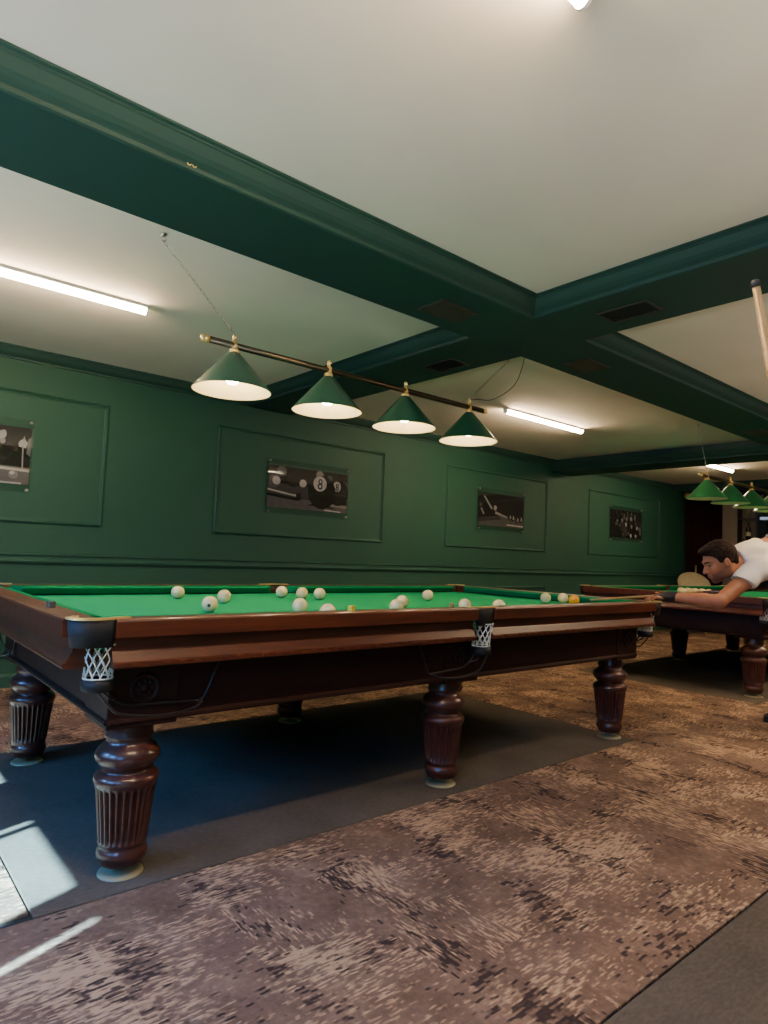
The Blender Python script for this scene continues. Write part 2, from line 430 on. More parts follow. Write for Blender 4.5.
def make_pocket(root, plan, iron, nc, holder):
    """plan: outer line of the leather band; iron: path of the brass strip; nc: net centre; holder: rods."""
    m = MB(); n = len(plan); vs = []
    cx, cy = nc
    for z, k in ((.8795, 0), (.84, .002), (.795, .012), (.795, .020), (.8795, .014)):
        for x, y in plan:
            dx, dy = cx - x, cy - y; l = math.hypot(dx, dy) or 1
            vs.append((x + dx / l * k, y + dy / l * k, z))
    fs = []
    for r in range(5):
        r2 = (r + 1) % 5
        for i in range(n - 1): fs.append((r * n + i, r * n + i + 1, r2 * n + i + 1, r2 * n + i))
    fs += [tuple(r * n for r in range(5)), tuple(r * n + n - 1 for r in range(5))[::-1]]
    m.add(vs, fs, 0, True)
    pk = m.build('pocket', M['leather'], root)
    # brass iron along the top
    mm = MB(); hw = .010
    pts = [Vector((x, y, .8835)) for x, y in iron]
    vs = []; fs = []
    for i, p in enumerate(pts):
        t = (pts[min(i + 1, len(pts) - 1)] - pts[max(i - 1, 0)]).normalized(); s = Vector((-t.y, t.x, 0))
        for a, z in ((hw, -.003), (hw, .004), (-hw, .004), (-hw, -.003)): vs.append(p + s * a + Vector((0, 0, z)))
    for i in range(len(pts) - 1):
        for k in range(4): fs.append((i * 4 + k, i * 4 + (k + 1) % 4, i * 4 + 4 + (k + 1) % 4, i * 4 + 4 + k))
    fs += [(0, 1, 2, 3), tuple(len(vs) - 4 + k for k in range(4))[::-1]]
    mm.add(vs, fs); mm.build('pocket_iron', M['brass'], pk)
    # net: two families of slanting cords with knots
    nn = MB(); K = 11
    R0, R1, za, zb = .058, .043, .805, .690
    for k in range(K):
        for sg in (1, -1):
            pts = []
            for i in range(9):
                u = i / 8; a = 2 * PI * k / K + sg * u * 1.25
                r = R0 + (R1 - R0) * u - .006 * math.sin(PI * u)
                pts.append((cx + r * math.cos(a), cy + r * math.sin(a), za + (zb - za) * u))
            nn.tube(pts, .0024, 5)
    for zz, rr in ((.802, R0), (.694, R1 + .001)):
        nn.tube([(x, y, zz) for x, y in arc(cx, cy, rr, 0, 2 * PI, 24)[:-1]], .003, 5, closed=True)
    nn.build('net', M['net'], pk)
    # collar under the net and the wire ball holder
    cc = MB().lathe([(.040, .652), (.047, .656), (.050, .672), (.047, .690), (.041, .690), (.041, .66), (.036, .654)], (cx, cy, 0), 24, cap=False)
    cc.build('net_collar', M['leather'], pk)
    hb = MB()
    for path in holder: hb.tube(path, .0042, 8)
    hb.build('ball_holder', M['rod'], pk)
    return pk

def smooth_path(pts, n=6):
    P = [Vector(p) for p in pts]; out = []
    for i in range(len(P) - 1):
        p0, p1, p2, p3 = P[max(i - 1, 0)], P[i], P[i + 1], P[min(i + 2, len(P) - 1)]
        for k in range(n):
            t = k / n
            out.append(.5 * ((2 * p1) + (-p0 + p2) * t + (2 * p0 - 5 * p1 + 4 * p2 - p3) * t * t + (-p0 + 3 * p1 - 3 * p2 + p3) * t ** 3))
    out.append(P[-1]); return [tuple(p) for p in out]

def holder_paths(cx, cy, ux, uy, vx, vy, ln=.36):
    """u: direction the rods run; v: outward. starts under the collar."""
    def w(a, b, z): return (cx + ux * a + vx * b, cy + uy * a + vy * b, z)
    up = smooth_path([w(.03, -.015, .655), w(.06, -.02, .615), w(.11, -.022, .592), w(ln * .6, -.022, .586), w(ln - .01, -.018, .580)])
    lo = smooth_path([w(-.01, .035, .655), w(.03, .038, .605), w(.07, .038, .578), w(ln * .55, .036, .560), w(ln - .05, .022, .566), w(ln, -.010, .580)])
    hook = smooth_path([w(ln - .02, -.016, .578), w(ln + .01, -.018, .592), w(ln + .04, -.02, .66), w(ln + .07, -.022, .73)])
    mid = smooth_path([w(.01, .0, .655), w(.035, .008, .63), w(.06, -.02, .615)])
    return [up, lo, hook, mid]

def leg_profile():
    return [(.078, .52), (.078, .475), (.082, .468), (.082, .460), (.073, .452), (.073, .446), (.082, .438), (.094, .430), (.106, .420), (.114, .408), (.116, .396), (.112, .384), (.100, .372),
            (.090, .364), (.088, .358), (.082, .354), (.081, .348), (.094, .344), (.106, .338), (.114, .330), (.1155, .322), (.1155, .312), (.110, .306), (.1075, .298),
            (.1055, .288), (.098, .240), (.090, .180), (.084, .130), (.0825, .118), (.083, .110), (.078, .104), (.076, .096), (.080, .091), (.085, .082), (.086, .072), (.083, .062),
            (.076, .056), (.074, .050), (.070, .040), (.060, .034), (.03, .032)]
def thin(r): return r if r < .07 else .07 + (r - .07) * .80
def make_leg(root, x, y):
    NS = 208; FL = 26
    def rf(r, z, a, k):
        if .118 < z < .296:
            ph = (a * FL / (2 * PI)) % 1.0
            u = abs(ph - .5) * 2            # 0 in flute centre
            if u < .62: return r - .0125 * math.sqrt(max(0, 1 - (u / .62) ** 2)) - .001
        return r
    prof = leg_profile(); P = []
    for i, (r, z) in enumerate(prof):
        P.append((thin(r), z))
    lg = MB().lathe(P, (0, 0, 0), NS, rfun=rf).build('leg', M['dwood'], root, (x, y, 0))
    ft = MB().lathe([(.020, .034), (.018, .014), (.030, .0125), (.055, .011), (.070, .008), (.0745, .004), (.0745, .0005)], (0, 0, 0), 40)
    ft.build('foot_disc', M['disc'], lg)
    return lg

def make_table():
    root = empty('billiard_table', (0, 0, 0))
    # apron frame, blocks over the legs, recessed face panels
    a, b, c, d = -.112, 2 * L + .112, -.112, W + .112
    m = MB(); th = .03; zt, zl = .74, .528
    m.box((a, c, zl), (b, c + th, zt)); m.box((a, d - th, zl), (b, d, zt)); m.box((a, c + th, zl), (a + th, d - th, zt)); m.box((b - th, c + th, zl), (b, d - th, zt))
    bd = [(0, 0), (.010, 0), (.014, .006), (.012, .014), (.004, .020), (0, .022)]
    for (p, q, nr) in (((a, c), (b, c), (0, -1, 0)), ((a, d), (b, d), (0, 1, 0)), ((a, c), (a, d), (-1, 0, 0)), ((b, c), (b, d), (1, 0, 0))):
        m.sweep(bd, (p[0], p[1], zl), (q[0], q[1], zl), nr)
    m.build('apron', M['apron'], root)
    for x in (0, L, 2 * L):
        for y, s in ((0, -1), (W, 1)):
            blk = MB()
            blk.box((x - .118, y - .118, .512), (x + .118, y + .118, .742))
            ob = blk.build('leg_block', M['apron'], root, bevel=.004)
            # turned rosette on the outward face
            ro = MB(); n = 28; yy = y + s * .118
            def ring(r, d): return [(x + r * math.cos(2 * PI * k / n), yy + s * d, .639 + r * math.sin(2 * PI * k / n)) for k in range(n)]
            R = [ring(.052, 0), ring(.050, .007), ring(.043, .008), ring(.040, .003), ring(.012, .003), ring(.010, .008), ring(.001, .010)]
            vs = sum(R, []); fs = []
            for i in range(len(R) - 1):
                for k in range(n): fs.append((i * n + k, i * n + (k + 1) % n, (i + 1) * n + (k + 1) % n, (i + 1) * n + k))
            ro.add(vs, fs, 0, True)
            for k in range(8):
                an = 2 * PI * k / 8; ro.ball((x + .025 * math.cos(an), yy + s * .004, .639 + .025 * math.sin(an)), (.009, .005, .009), 10, 6)
            ro.build('rosette', M['apron'], ob)
            make_leg(root, x, y)
    MB().box((X0 + .10, Y0 + .10, .775), (X1 - .10, Y1 - .10, BED)).build('playing_bed', M['cloth'], root)
    MB().box((X0 + .13, Y0 + .13, .735), (X1 - .13, Y1 - .13, .774)).build('slate_frame', M['apron'], root)
    cx = .138; cy = .075; mp = .062
    xm = (X0 + X1) / 2
    xn, xfar = xm + .04, xm - .05           # middle pockets, near and far side
    make_rail(root, (X0 + cx, Y0, 0), (xn - mp, Y0, 0), (0, -1, 0), .03, .0)
    make_rail(root, (xn + mp, Y0, 0), (X1 - cx, Y0, 0), (0, -1, 0), .0, .03)
    make_rail(root, (X0 + cx, Y1, 0), (xfar - mp, Y1, 0), (0, 1, 0), .03, .0)
    make_rail(root, (xfar + mp, Y1, 0), (X1 - cx, Y1, 0), (0, 1, 0), .0, .03)
    make_rail(root, (X0, Y0 + cy, 0), (X0, Y1 - cy, 0), (-1, 0, 0), .08, .08)
    make_rail(root, (X1, Y0 + cy, 0), (X1, Y1 - cy, 0), (1, 0, 0), .08, .08)
    # corner pockets
    for sx in (-1, 1):
        for sy in (-1, 1):
            ex, ey = (X0 if sx < 0 else X1), (Y0 if sy < 0 else Y1)
            f = lambda x, y: (ex - sx * x, ey - sy * y)      # local: x, y measured inwards from the corner
            r = .062
            core = arc(r + .012, r + .008, r, PI, 1.5 * PI, 10)
            plan = [f(.028, cy + .004)] + [f(.014, cy - .004)] + [f(px, py) for px, py in core] + [f(cx - .012, .008), f(cx + .004, .014)]
            iron = [f(.045, cy + .035), f(.035, cy + .01), f(.022, cy - .004)] + [f(px + .004, py + .004) for px, py in core] + [f(cx - .012, .020), f(cx + .01, .030), f(cx + .05, .040)]
            nc = f(.118, .085)
            if sx * sy > 0: hp = holder_paths(nc[0], nc[1], -sx * 1.0, 0, 0, sy, .36)
            else: hp = holder_paths(nc[0], nc[1], 0, -sy * 1.0, sx, 0, .36)
            if sx < 0 and sy > 0: hp = holder_paths(nc[0], nc[1], 0, -sy * 1.0, sx, 0, .36)
            make_pocket(root, plan, iron, nc, hp)
    for sy, ey, xq in ((-1, Y0, xn), (1, Y1, xfar)):
        f = lambda x, y: (xq + x, ey - sy * y)
        plan = [f(-mp - .003, .020), f(-mp, .008)] + [f(px, py) for px, py in arc(0, .040, .05, -PI * .88, -PI * .12, 8)] + [f(mp, .008), f(mp + .003, .020)]
        plan = [f(-mp - .003, .020), f(-mp + .004, .008), f(-.03, .002), f(0, 0), f(.03, .002), f(mp - .004, .008), f(mp + .003, .020)]
        iron = [f(-mp - .05, .036), f(-mp - .01, .026), f(-mp + .01, .016), f(-.03, .010), f(0, .008), f(.03, .010), f(mp - .01, .016), f(mp + .01, .026), f(mp + .05, .036)]
        nc = f(.03, .060) if sy < 0 else f(-.03, .060)
        make_pocket(root, plan, iron, nc, holder_paths(nc[0], nc[1], float(sy), 0, 0, sy, .33))
    return root
# near-left corner rods run along the front, so swap the rule by pocket there
t1 = make_table()
tag(t1, 'dark mahogany billiard table with green cloth, six fluted legs, nearest the camera', 'billiard table')
t2 = copy_tree(t1); t2.location.x = TX
tag(t2, 'farther mahogany billiard table with a white rack of balls, behind the player', 'billiard table')

# ------------------------------------------------------------------ balls and chalk
BR = .0365
ball0 = MB().ball((0, 0, 0), BR, 32, 20)
bm0 = ball0.build('billiard_ball', M['ball'])
def put_ball(x, y, label, group=None, rot=None):
    global bm0
    if put_ball.first: o = bm0; put_ball.first = False
    else: o = bm0.copy(); C.objects.link(o)
    o.location = (x, y, BED + BR + .0003)
    o.rotation_euler = rot if rot else (random.uniform(0, 6), random.uniform(0, 6), random.uniform(0, 6))
    tag(o, label, 'ball', group); return o
put_ball.first = True
Gn = 'ivory balls on the nearest table'
BALLS = [(.636, 1.165, 'white billiard ball beside the far cushion, leftmost on the nearest table'),
 (.473, .421, 'white billiard ball with a dark spot, closest to the left end rail'),
 (.752, .841, 'white billiard ball just behind the one with a dark spot'),
 (1.290, 1.150, 'white billiard ball at the left of three in a row by the far middle pocket'),
 (1.363, 1.035, 'white billiard ball in the middle of the row of three by the far rail'),
 (1.440, .960, 'white billiard ball at the right of the row of three by the far rail'),
 (.841, .253, 'white billiard ball standing alone in front of the row of three'),
 (.787, -.044, 'white billiard ball half hidden by the near rail, left of the yellow chalk'),
 (1.305, .102, 'white billiard ball overlapping another, the front one of that pair'),
 (1.563, .348, 'white billiard ball just behind another, the rear one of that pair'),
 (2.156, .758, 'white billiard ball alone far back, right of the overlapping pair'),
 (1.757, .065, 'white billiard ball behind the near middle pocket, left of two peeking over'),
 (1.929, -.025, 'white billiard ball half hidden by the near rail right of the middle pocket'),
 (2.959, .414, 'white billiard ball left of the white ball touching the orange one'),
 (3.100, .370, 'white billiard ball between another white ball and the orange ball')]
for i, (x, y, lb) in enumerate(BALLS):
    rot = None
    o = put_ball(x, y, lb, Gn, rot)
    if i == 1:
        o.data = o.data.copy(); o.data.materials[0] = M['dotball']; o.rotation_euler = (math.radians(6), 0, math.radians(-31))
ob = MB().ball((0, 0, 0), BR, 32, 20).build('billiard_ball', M['oball'], None, (2.994, .211, BED + BR + .0003))
tag(ob, 'single orange billiard ball in front of the cue tip', 'ball')
# rack of fifteen on the farther table; only the near row can be told by place
Gr = 'racked balls on the farther table'
k = 0
for row in range(5):
    for j in range(row + 1):
        y = .84 + (j - row / 2) * (2 * BR + .001); x = 5.93 + row * (2 * BR + .001) * .87
        put_ball(x, y, 'white ball in the tight triangle racked on the farther billiard table', Gr)
        k += 1
def chalk(x, y, z, rz, mat, mat2, label):
    m = MB().box((-.011, -.011, 0), (.011, .011, .022), 0)
    m.lathe([(.008, .0221), (.004, .0205)], (0, 0, 0), 12, 1, cap=False)
    o = m.build('chalk_cube', [mat, mat2], None, (x, y, z), rz, bevel=.0012)
    tag(o, label, 'chalk')
M['chalk_y'] = plain('yellow_chalk_paper', lin(208, 186, 60), .8); M['chalk_g'] = plain('green_chalk_top', lin(90, 130, 60), .9)
M['chalk_b'] = plain('gold_chalk_paper', lin(120, 100, 40), .6); M['chalk_k'] = plain('grey_chalk_paper', lin(92, 88, 82), .4, .3)
chalk(.800, -.190, .8818, .3, M['chalk_y'], M['chalk_g'], 'yellow chalk cube standing on the near rail left of the middle')
chalk(1.40, -.180, .8817, .7, M['chalk_b'], M['chalk_g'], 'dark gold chalk cube on the near rail beside the middle pocket')
chalk(-.225, .225, .8818, .2, M['chalk_k'], M['chalk_k'], 'small grey chalk cube on the left end rail')

# ------------------------------------------------------------------ hanging lamps
def make_lamp(name, lit, shade_mat):
    root = empty(name, (0, 0, 0))        # origin at the centre of the bar
    hb = 1.04; zb = 0
    bar = MB().tube([(-hb, 0, 0), (hb, 0, 0)], .017, 16).build('bar', M['abrass'], root)
    for s in (-1, 1):
        e = MB(); e.tube([(s * (hb - .012), 0, 0), (s * (hb + .012), 0, 0)], .0205, 16); e.ball((s * (hb + .014), 0, 0), (.016, .0195, .0195), 16, 10)
        e.build('end_cap', M['brass'], bar)
    for i in range(4):
        x = (-1.5 + i) * .591
        # cone shade: outside and inside skins
        H, R = .195, .197; z1 = -.036; n = 48
        po = [(.022, z1), (.030, z1 - .004), (R, z1 - H), (R + .0035, z1 - H - .003), (R - .001, z1 - H - .005)]
        pi_ = [(R - .001, z1 - H - .005), (R - .004, z1 - H + .001), (.028, z1 - .010), (.0, z1 - .010)]
        m = MB().lathe(po, (x, 0, 0), n, 0, cap=False); m.lathe(pi_, (x, 0, 0), n, 1, cap=False)
        sh = m.build('lamp_shade', [shade_mat, M['shade_in']], root, fix=False)
        cp = MB().lathe([(.012, -.016), (.024, -.022), (.026, -.032), (.018, -.036), (.027, -.040), (.030, -.050), (.022, -.052)], (x, 0, 0), 24)
        cp.lathe([(.010, -.020), (.0185, -.018), (.0185, .018), (.010, .019), (.010, .038), (.013, .042), (.009, .054), (.003, .058)], (x, 0, 0), 16)
        cp.build('socket_cap', M['brass'], sh)
        bl = MB().lathe([(.013, -.06), (.014, -.095), (.024, -.115), (.036, -.140), (.040, -.160), (.036, -.182), (.022, -.197), (.0, -.202)], (x, 0, 0), 24, cap=False)
        bl.build('bulb', M['bulb'] if lit else M['bulb_off'], sh)
    return root
def chain_mb(p0, p1, pitch=.026):
    m = MB(); P0, P1 = Vector(p0), Vector(p1); d = P1 - P0; n = max(2, int(d.length / pitch)); t = d.normalized()
    a = t.cross(Vector((0, 1, 0))).normalized(); b = t.cross(a)
    for i in range(n):
        c = P0 + d * ((i + .5) / n); s = a if i % 2 else b; h = d.length / n * .64
        m.tube([c + t * (h * math.cos(2 * PI * k / 10)) + s * (.0055 * math.sin(2 * PI * k / 10)) for k in range(10)], .0014, 5, closed=True)
    return m
LX, LY, LZ = 1.545, .70, 2.151
lamp = make_lamp('billiard_lamp', True, M['shade_out']); lamp.location = (LX, LY, LZ)
tag(lamp, 'lit four-shade green billiard lamp on a brass bar over the nearest table', 'lamp')
def hang(lp, x_from, x_to, z_to):
    m = chain_mb((x_from, 0, .058), (x_to, 0, z_to - .035))
    m.tube([(x_to + .012 * math.cos(2 * PI * k / 12), 0, z_to - .026 + .012 * math.sin(2 * PI * k / 12)) for k in range(12)], .002, 6, closed=True)
    m.lathe([(.014, z_to), (.014, z_to - .006), (.004, z_to - .014)], (x_to, 0, 0), 14)
    return m.build('hanging_chain', M['steel'], lp)
hang(lamp, -.8865, .262 - LX, ZC - LZ)
hang(lamp, .8865, 2.835 - LX, ZC - LZ)
cord = smooth_path([(.8865, 0, .055), (.93, -.03, .06), (1.02, -.10, .065), (1.05, -.25, .14), (1.0, -.36, .25), (.92, -.43, .315), (.86, -.46, .335)])
MB().tube(cord, .0028, 6).build('power_cord', M['abrass'], lamp)

M['shade_out2'] = plain('bright_green_shade_enamel', lin(40, 112, 66), .3, 0, .5, .04, coat=.2)
lamp2 = make_lamp('billiard_lamp', False, M['shade_out2']); lamp2.location = (LX + TX, LY, LZ - .07)
tag(lamp2, 'unlit four-shade green billiard lamp over the farther table', 'lamp')
hang(lamp2, -.8865, .45 - LX, ZC - LZ + .07)
hang(lamp2, .8865, 2.835 - LX, ZC - LZ + .07)

# ------------------------------------------------------------------ tube lights
def tube_light(x0, x1, y, label):
    root = empty('ceiling_light', ((x0 + x1) / 2, y, ZC)); h = (x1 - x0) / 2; ec = .012
    MB().box((-h, -.030, -.020), (h, .030, -.001)).build('housing', M['white'], root, bevel=.004)
    n = 14; pr_ = [(.025 * math.cos(PI * k / n), -.022 - .034 * math.sin(PI * k / n)) for k in range(n + 1)]
    MB().sweep(pr_, (-h + ec, 0, 0), (h - ec, 0, 0), (0, 1, 0)).build('diffuser', M['tube'], root)
    pr2 = [(.027 * math.cos(PI * k / n), -.022 - .036 * math.sin(PI * k / n)) for k in range(n + 1)]
    for a, b in ((-h, -h + ec), (h - ec, h)):
        MB().sweep(pr2, (a, 0, 0), (b, 0, 0), (0, 1, 0)).build('end_cap', M['white'], root)
    tag(root, label, 'light')
tube_light(-.765, .555, 1.70, 'lit tube light on the ceiling at the left edge, left of the lamps')
tube_light(4.08, 5.40, 1.74, 'lit tube light on the ceiling panel just past the fourth lit shade')
tube_light(8.0, 9.25, 1.68, 'lit tube light over the unlit green lamp, farthest of the tubes')
tube_light(-.765, .55, -1.39, 'lit tube light whose tip shows at the top edge of the ceiling')

# ceiling vents in the beams
def vent(x, y, rz, label, z=ZB):
    root = empty('ceiling_vent', (x, y, z), rz)
    f = MB(); w, h = .145, .095
    for a, b in (((-w, -h), (w, -h + .014)), ((-w, h - .014), (w, h)), ((-w, -h + .014), (-w + .014, h - .014)), ((w - .014, -h + .014), (w, h - .014))):
        f.box((a[0], a[1], -.010), (b[0], b[1], -.0005))
    f.build('frame', M['vent'], root)
    s = MB()
    for i in range(9):
        yy = -h + .022 + i * (2 * h - .044) / 8; s.sweep([(-.007, -.0015), (.006, -.008), (.007, -.007), (-.006, -.0006)], (-w + .014, yy, 0), (w - .014, yy, 0), (0, 1, 0))
    s.build('slat', M['vent'], root)
    MB().box((-w + .014, -h + .014, -.0006), (w - .014, h - .014, -.0002)).build('backing', M['ventback'], root)
    tag(root, label, 'vent')
M['ventback'] = plain('dark_vent_back', lin(44, 40, 34), .7)
M['vent'] = plain('brown_vent_metal', lin(52, 48, 38), .6)
vent(1.71, .215, 0, 'dark air vent in the long beam, left of the beam crossing')
vent(2.40, -.49, PI / 2, 'dark air vent in the cross beam, right of the beam crossing', ZB + .0012)
vent(2.44, .95, PI / 2, 'dark air vent in the cross beam above the lamp bar', ZB + .0012)
vent(3.10, .215, 0, 'dark air vent in the long beam just past the beam crossing')
vent(6.15, .23, 0, 'dark air vent in the long beam near the right edge')

# hook in the near crown moulding of the beam
hk = MB(); hk.lathe([(.012, 0), (.012, -.005), (.004, -.01)], (0, 0, 0), 12)
hk.tube(smooth_path([(0, 0, -.008), (0, 0, -.02), (.010, 0, -.030), (.018, 0, -.022), (.018, 0, -.008)]), .0022, 6)
hk.tube(smooth_path([(0, 0, -.02), (-.010, 0, -.030), (-.018, 0, -.022), (-.018, 0, -.008)]), .0022, 6)
tag(hk.build('ceiling_hook', M['brass'], None, (.075, -.052, ZB + .046)), 'small brass double hook screwed into the long dark green beam', 'hook')

# ------------------------------------------------------------------ posters
GREY = {}
def grey(k, warm=0):
    key = (k, warm)
    if key not in GREY: GREY[key] = plain('print_grey_%d' % k, lin(*(q * (.62 if k < 60 else .84) for q in (k, k * .96, k * .98))), .6, 0, .2, .12, 14)
    return GREY[key]
def poster(xc, zc, w, h, draw, label, name='poster'):
    root = empty(name, (xc, YW, zc))
    m = MB(); mats = []
    def mi(k):
        g_ = grey(k)
        if g_ not in mats: mats.append(g_)
        return mats.index(g_)
    lay = [0]
    def P(pts, k):           # points in 0..1 of the picture
        lay[0] += 1; yy = -.016 - lay[0] * .00012
        m.poly([((u - .5) * w, yy, (v - .5) * h) for u, v in pts], mi(k))
    def E(cu, cv, ru, rv, k, n=22, a0=0, a1=2 * PI):
        P([(cu + ru * math.cos(a0 + (a1 - a0) * i / n), cv + rv * math.sin(a0 + (a1 - a0) * i / n)) for i in range(n if a1 - a0 > 6.2 else n + 1)], k)
    m.box((-w / 2, -.016, -h / 2), (w / 2, -.012, h / 2), mi(34))
    draw(P, E, w / h)
    m.build('print', mats, root, fix=False)
    gw, gh = w / 2 + .012, h / 2 + .06
    MB().box((-gw, -.026, -gh), (gw, -.022, gh)).build('glass_cover', M['glass'], root)
    for sx in (-1, 1):
        for sz in (-1, 1):
            s = MB(); n = 14; px, pz = sx * (gw - .022), sz * (gh - .018)
            s.tube([(px, -.0008, pz), (px, -.030, pz)], .010, 12); s.ball((px, -.030, pz), (.012, .007, .012), 12, 8)
            s.build('standoff', M['steel'], root)
    tag(root, label, 'poster')
def seg(P, a, b, w0, w1, k, asp):
    dx, dy = (b[0] - a[0]) * asp, b[1] - a[1]; l = math.hypot(dx, dy); nx, ny = -dy / l / asp, dx / l
    P([(a[0] + nx * w0, a[1] + ny * w0), (b[0] + nx * w1, b[1] + ny * w1), (b[0] - nx * w1, b[1] - ny * w1), (a[0] - nx * w0, a[1] - ny * w0)], k)
def draw_man(P, E, s):
    P([(0, 0), (1, 0), (1, .30), (0, .34)], 118)
    P([(.70, .34), (.97, .33), (.95, .62), (.86, .78), (.76, .70)], 26)
    P([(.62, .34), (.86, .33), (.84, .80), (.72, .86), (.62, .80)], 22)
    E(.78, .85, .045, .10, 176); P([(.735, .86), (.745, .97), (.80, .985), (.83, .93), (.80, .92)], 20); E(.80, .73, .02, .05, 150)
    P([(.915, .66), (.965, .64), (.975, .74), (.955, .80), (.925, .78), (.91, .72)], 190); P([(.935, .78), (.95, .86), (.958, .79)], 170); seg(P, (.943, .68), (.95, .24), .012, .012, 168, s)
    P([(.97, .55), (1, .5), (1, .85), (.975, .80)], 130)
    seg(P, (.0, .335), (1, .245), .03, .022, 200, s)
    P([(.0, .42), (.18, .42), (.22, .70), (.12, .88), (0, .80)], 60); E(.10, .80, .04, .09, 140)
    P([(.30, .40), (.5, .4), (.52, .66), (.42, .84), (.32, .7)], 46); E(.42, .80, .036, .085, 120)
    E(.89, .16, .034, .07, 150); E(.88, .19, .018, .03, 215); E(.4, .14, .03, .065, 190)
    P([(0, 0), (.95, 0), (.95, .03), (0, .05)], 190)
def draw_balls(P, E, s):
    P([(0, 0), (1, 0), (1, .20), (0, .30)], 108); P([(0, .30), (.6, .26), (.6, .55), (0, .6)], 74); P([(0, .6), (1, .55), (1, 1), (0, 1)], 30)
    for (u, v, r, k) in ((.08, .62, .075, 92), (.10, .64, .05, 200), (.16, .88, .06, 110), (.42, .64, .048, 205), (.30, .70, .09, 52), (.63, .90, .05, 160), (.76, .84, .04, 96), (.97, .72, .05, 88)):
        E(u, v, r / s * 2.2, r * 2.0, k)
    P([(0, .34), (.36, .27), (.36, .20), (0, .27)], 14); P([(0, .40), (.34, .30), (.35, .36), (.31, .35), (0, .44)], 208); P([(.34, .20), (.40, .22), (.40, .40), (.34, .38)], 12)
    P([(.48, .12), (.86, .08), (.72, .17), (.60, .19)], 22); P([(.70, .02), (.92, .0), (.92, .03), (.70, .05)], 215); P([(.74, .14), (1, .12), (1, .18), (.8, .2)], 150)
    E(.875, .50, .33 / s, .33, 40); E(.86, .66, .125 / s, .13, 205)
    E(.665, .47, .42 / s, .42, 17); E(.63, .40, .30 / s, .26, 30, a0=PI * .9, a1=PI * 1.6)
    E(.635, .68, .20 / s, .19, 212); 
    E(.64, .735, .062 / s, .07, 24); E(.64, .735, .030 / s, .036, 212); E(.637, .615, .074 / s, .08, 24); E(.637, .615, .038 / s, .042, 212)
    E(.862, .685, .045 / s, .05, 30); E(.862, .60, .05 / s, .055, 30); E(.862, .685, .02 / s, .024, 200); E(.862, .60, .022 / s, .026, 200)
def draw_shot(P, E, s):
    P([(0, 0), (1, 0), (1, .28), (.55, .34), (0, .22)], 96); P([(0, .22), (.45, .30), (.5, .22), (0, .1)], 60)
    P([(.08, .55), (.2, .62), (.38, .42), (.40, .30), (.12, .28), (.05, .36)], 22)
    seg(P, (.12, .90), (.29, .52), .03, .035, 168, s); E(.36, .56, .035, .08, 176); seg(P, (.06, .52), (.12, .34), .04, .03, 150, s); E(.05, .62, .03, .06, 90)
    seg(P, (.36, .42), (.63, .30), .045, .022, 172, s)
    for u, v in ((.68, .30), (.75, .29), (.85, .24), (.93, .26)):
        E(u, v, .038, .085, 30); E(u + .012, v + .02, .022, .06, 190); E(u - .012, v + .03, .02, .055, 40)
    P([(.62, .05), (.99, .03), (.99, .075), (.62, .09)], 205)
def draw_crowd(P, E, s):
    r = random.Random(5)
    for i in range(46):
        u, v = r.uniform(.16, .98), r.uniform(.05, .95); E(u, v, r.uniform(.012, .045), r.uniform(.04, .14), r.choice([14, 20, 44, 60, 84, 110, 150]))
    for u, v in ((.36, .64), (.50, .70), (.64, .72), (.48, .50), (.84, .40), (.66, .44)):
        P([(u - .05, v - .38), (u + .05, v - .38), (u + .06, v - .06), (u - .06, v - .06)], r.choice([22, 48, 66])); E(u, v, .03, .075, r.choice([150, 176, 190]))
    seg(P, (.52, .98), (.54, .70), .012, .012, 150, s); seg(P, (.80, .95), (.78, .5), .010, .010, 120, s)
    for u in (.64, .80): E(u, .10, .028, .065, 205)
    P([(.92, .15), (.97, .15), (.97, .4), (.93, .45)], 140)
poster(-.20, 1.765, .98, .44, draw_man, 'black and white poster of a cue player at the left edge of the wall')
poster(2.885, 1.757, .98, .42, draw_balls, 'black and white poster of a number 8 ball close up')
poster(5.975, 1.775, .94, .43, draw_shot, 'black and white poster of a reaching arm and a row of balls')
poster(9.18, 1.785, .99, .45, draw_crowd, 'black and white crowd poster, the last one before the dark curtain')

# ------------------------------------------------------------------ far end of the room
def mk_curtain():
    t = NT('dark_brown_curtain'); v = t.obj()
    c = t.ramp(t.noise(t.mapping(v, (30, 30, 1)), 1, 3), [(.3, lin(30, 16, 12)), (.7, lin(44, 24, 18))])
    t.bsdf(c, .95, 0, .1); return t.m
m = MB(); n = 90; vs = []; fs = []
for i in range(n + 1):
    y = 2.62 + .66 * i / n; x = -.08 + .035 * math.sin(i * .9) + .012 * math.sin(i * 2.3)
    vs += [(XF + x, y, .01), (XF + x, y, 2.385)]
for i in range(n): fs.append((2 * i, 2 * i + 2, 2 * i + 3, 2 * i + 1))
m.add(vs, fs, 0, True)
cu = m.build('curtain', mk_curtain()); tag(cu, 'dark brown floor-length curtain at the end of the green wall', 'curtain')
sd = cu.modifiers.new('solid', 'SOLIDIFY'); sd.thickness = .006
m = MB().tube([(XF - .09, 2.45, 2.45), (XF - .09, 3.24, 2.45)], .022, 12)
m.tube([(XF - .09, 2.75, 2.45), (XF, 2.75, 2.45)], .01, 8)
rd = m.build('curtain_rod', M['abrass']); tag(rd, 'brass curtain rod with a ball end above the dark curtain', 'curtain rod')
MB().ball((XF - .09, 3.265, 2.45), .055, 18, 12).build('rod_finial', M['brass'], rd)
m = MB()
for k in range(10): m.tube([(XF - .09 + .024 * math.cos(2 * PI * i / 12), 2.66 + k * .06, 2.445 + .024 * math.sin(2 * PI * i / 12)) for i in range(12)], .003, 5, closed=True)
m.build('curtain_ring', M['abrass'], rd)
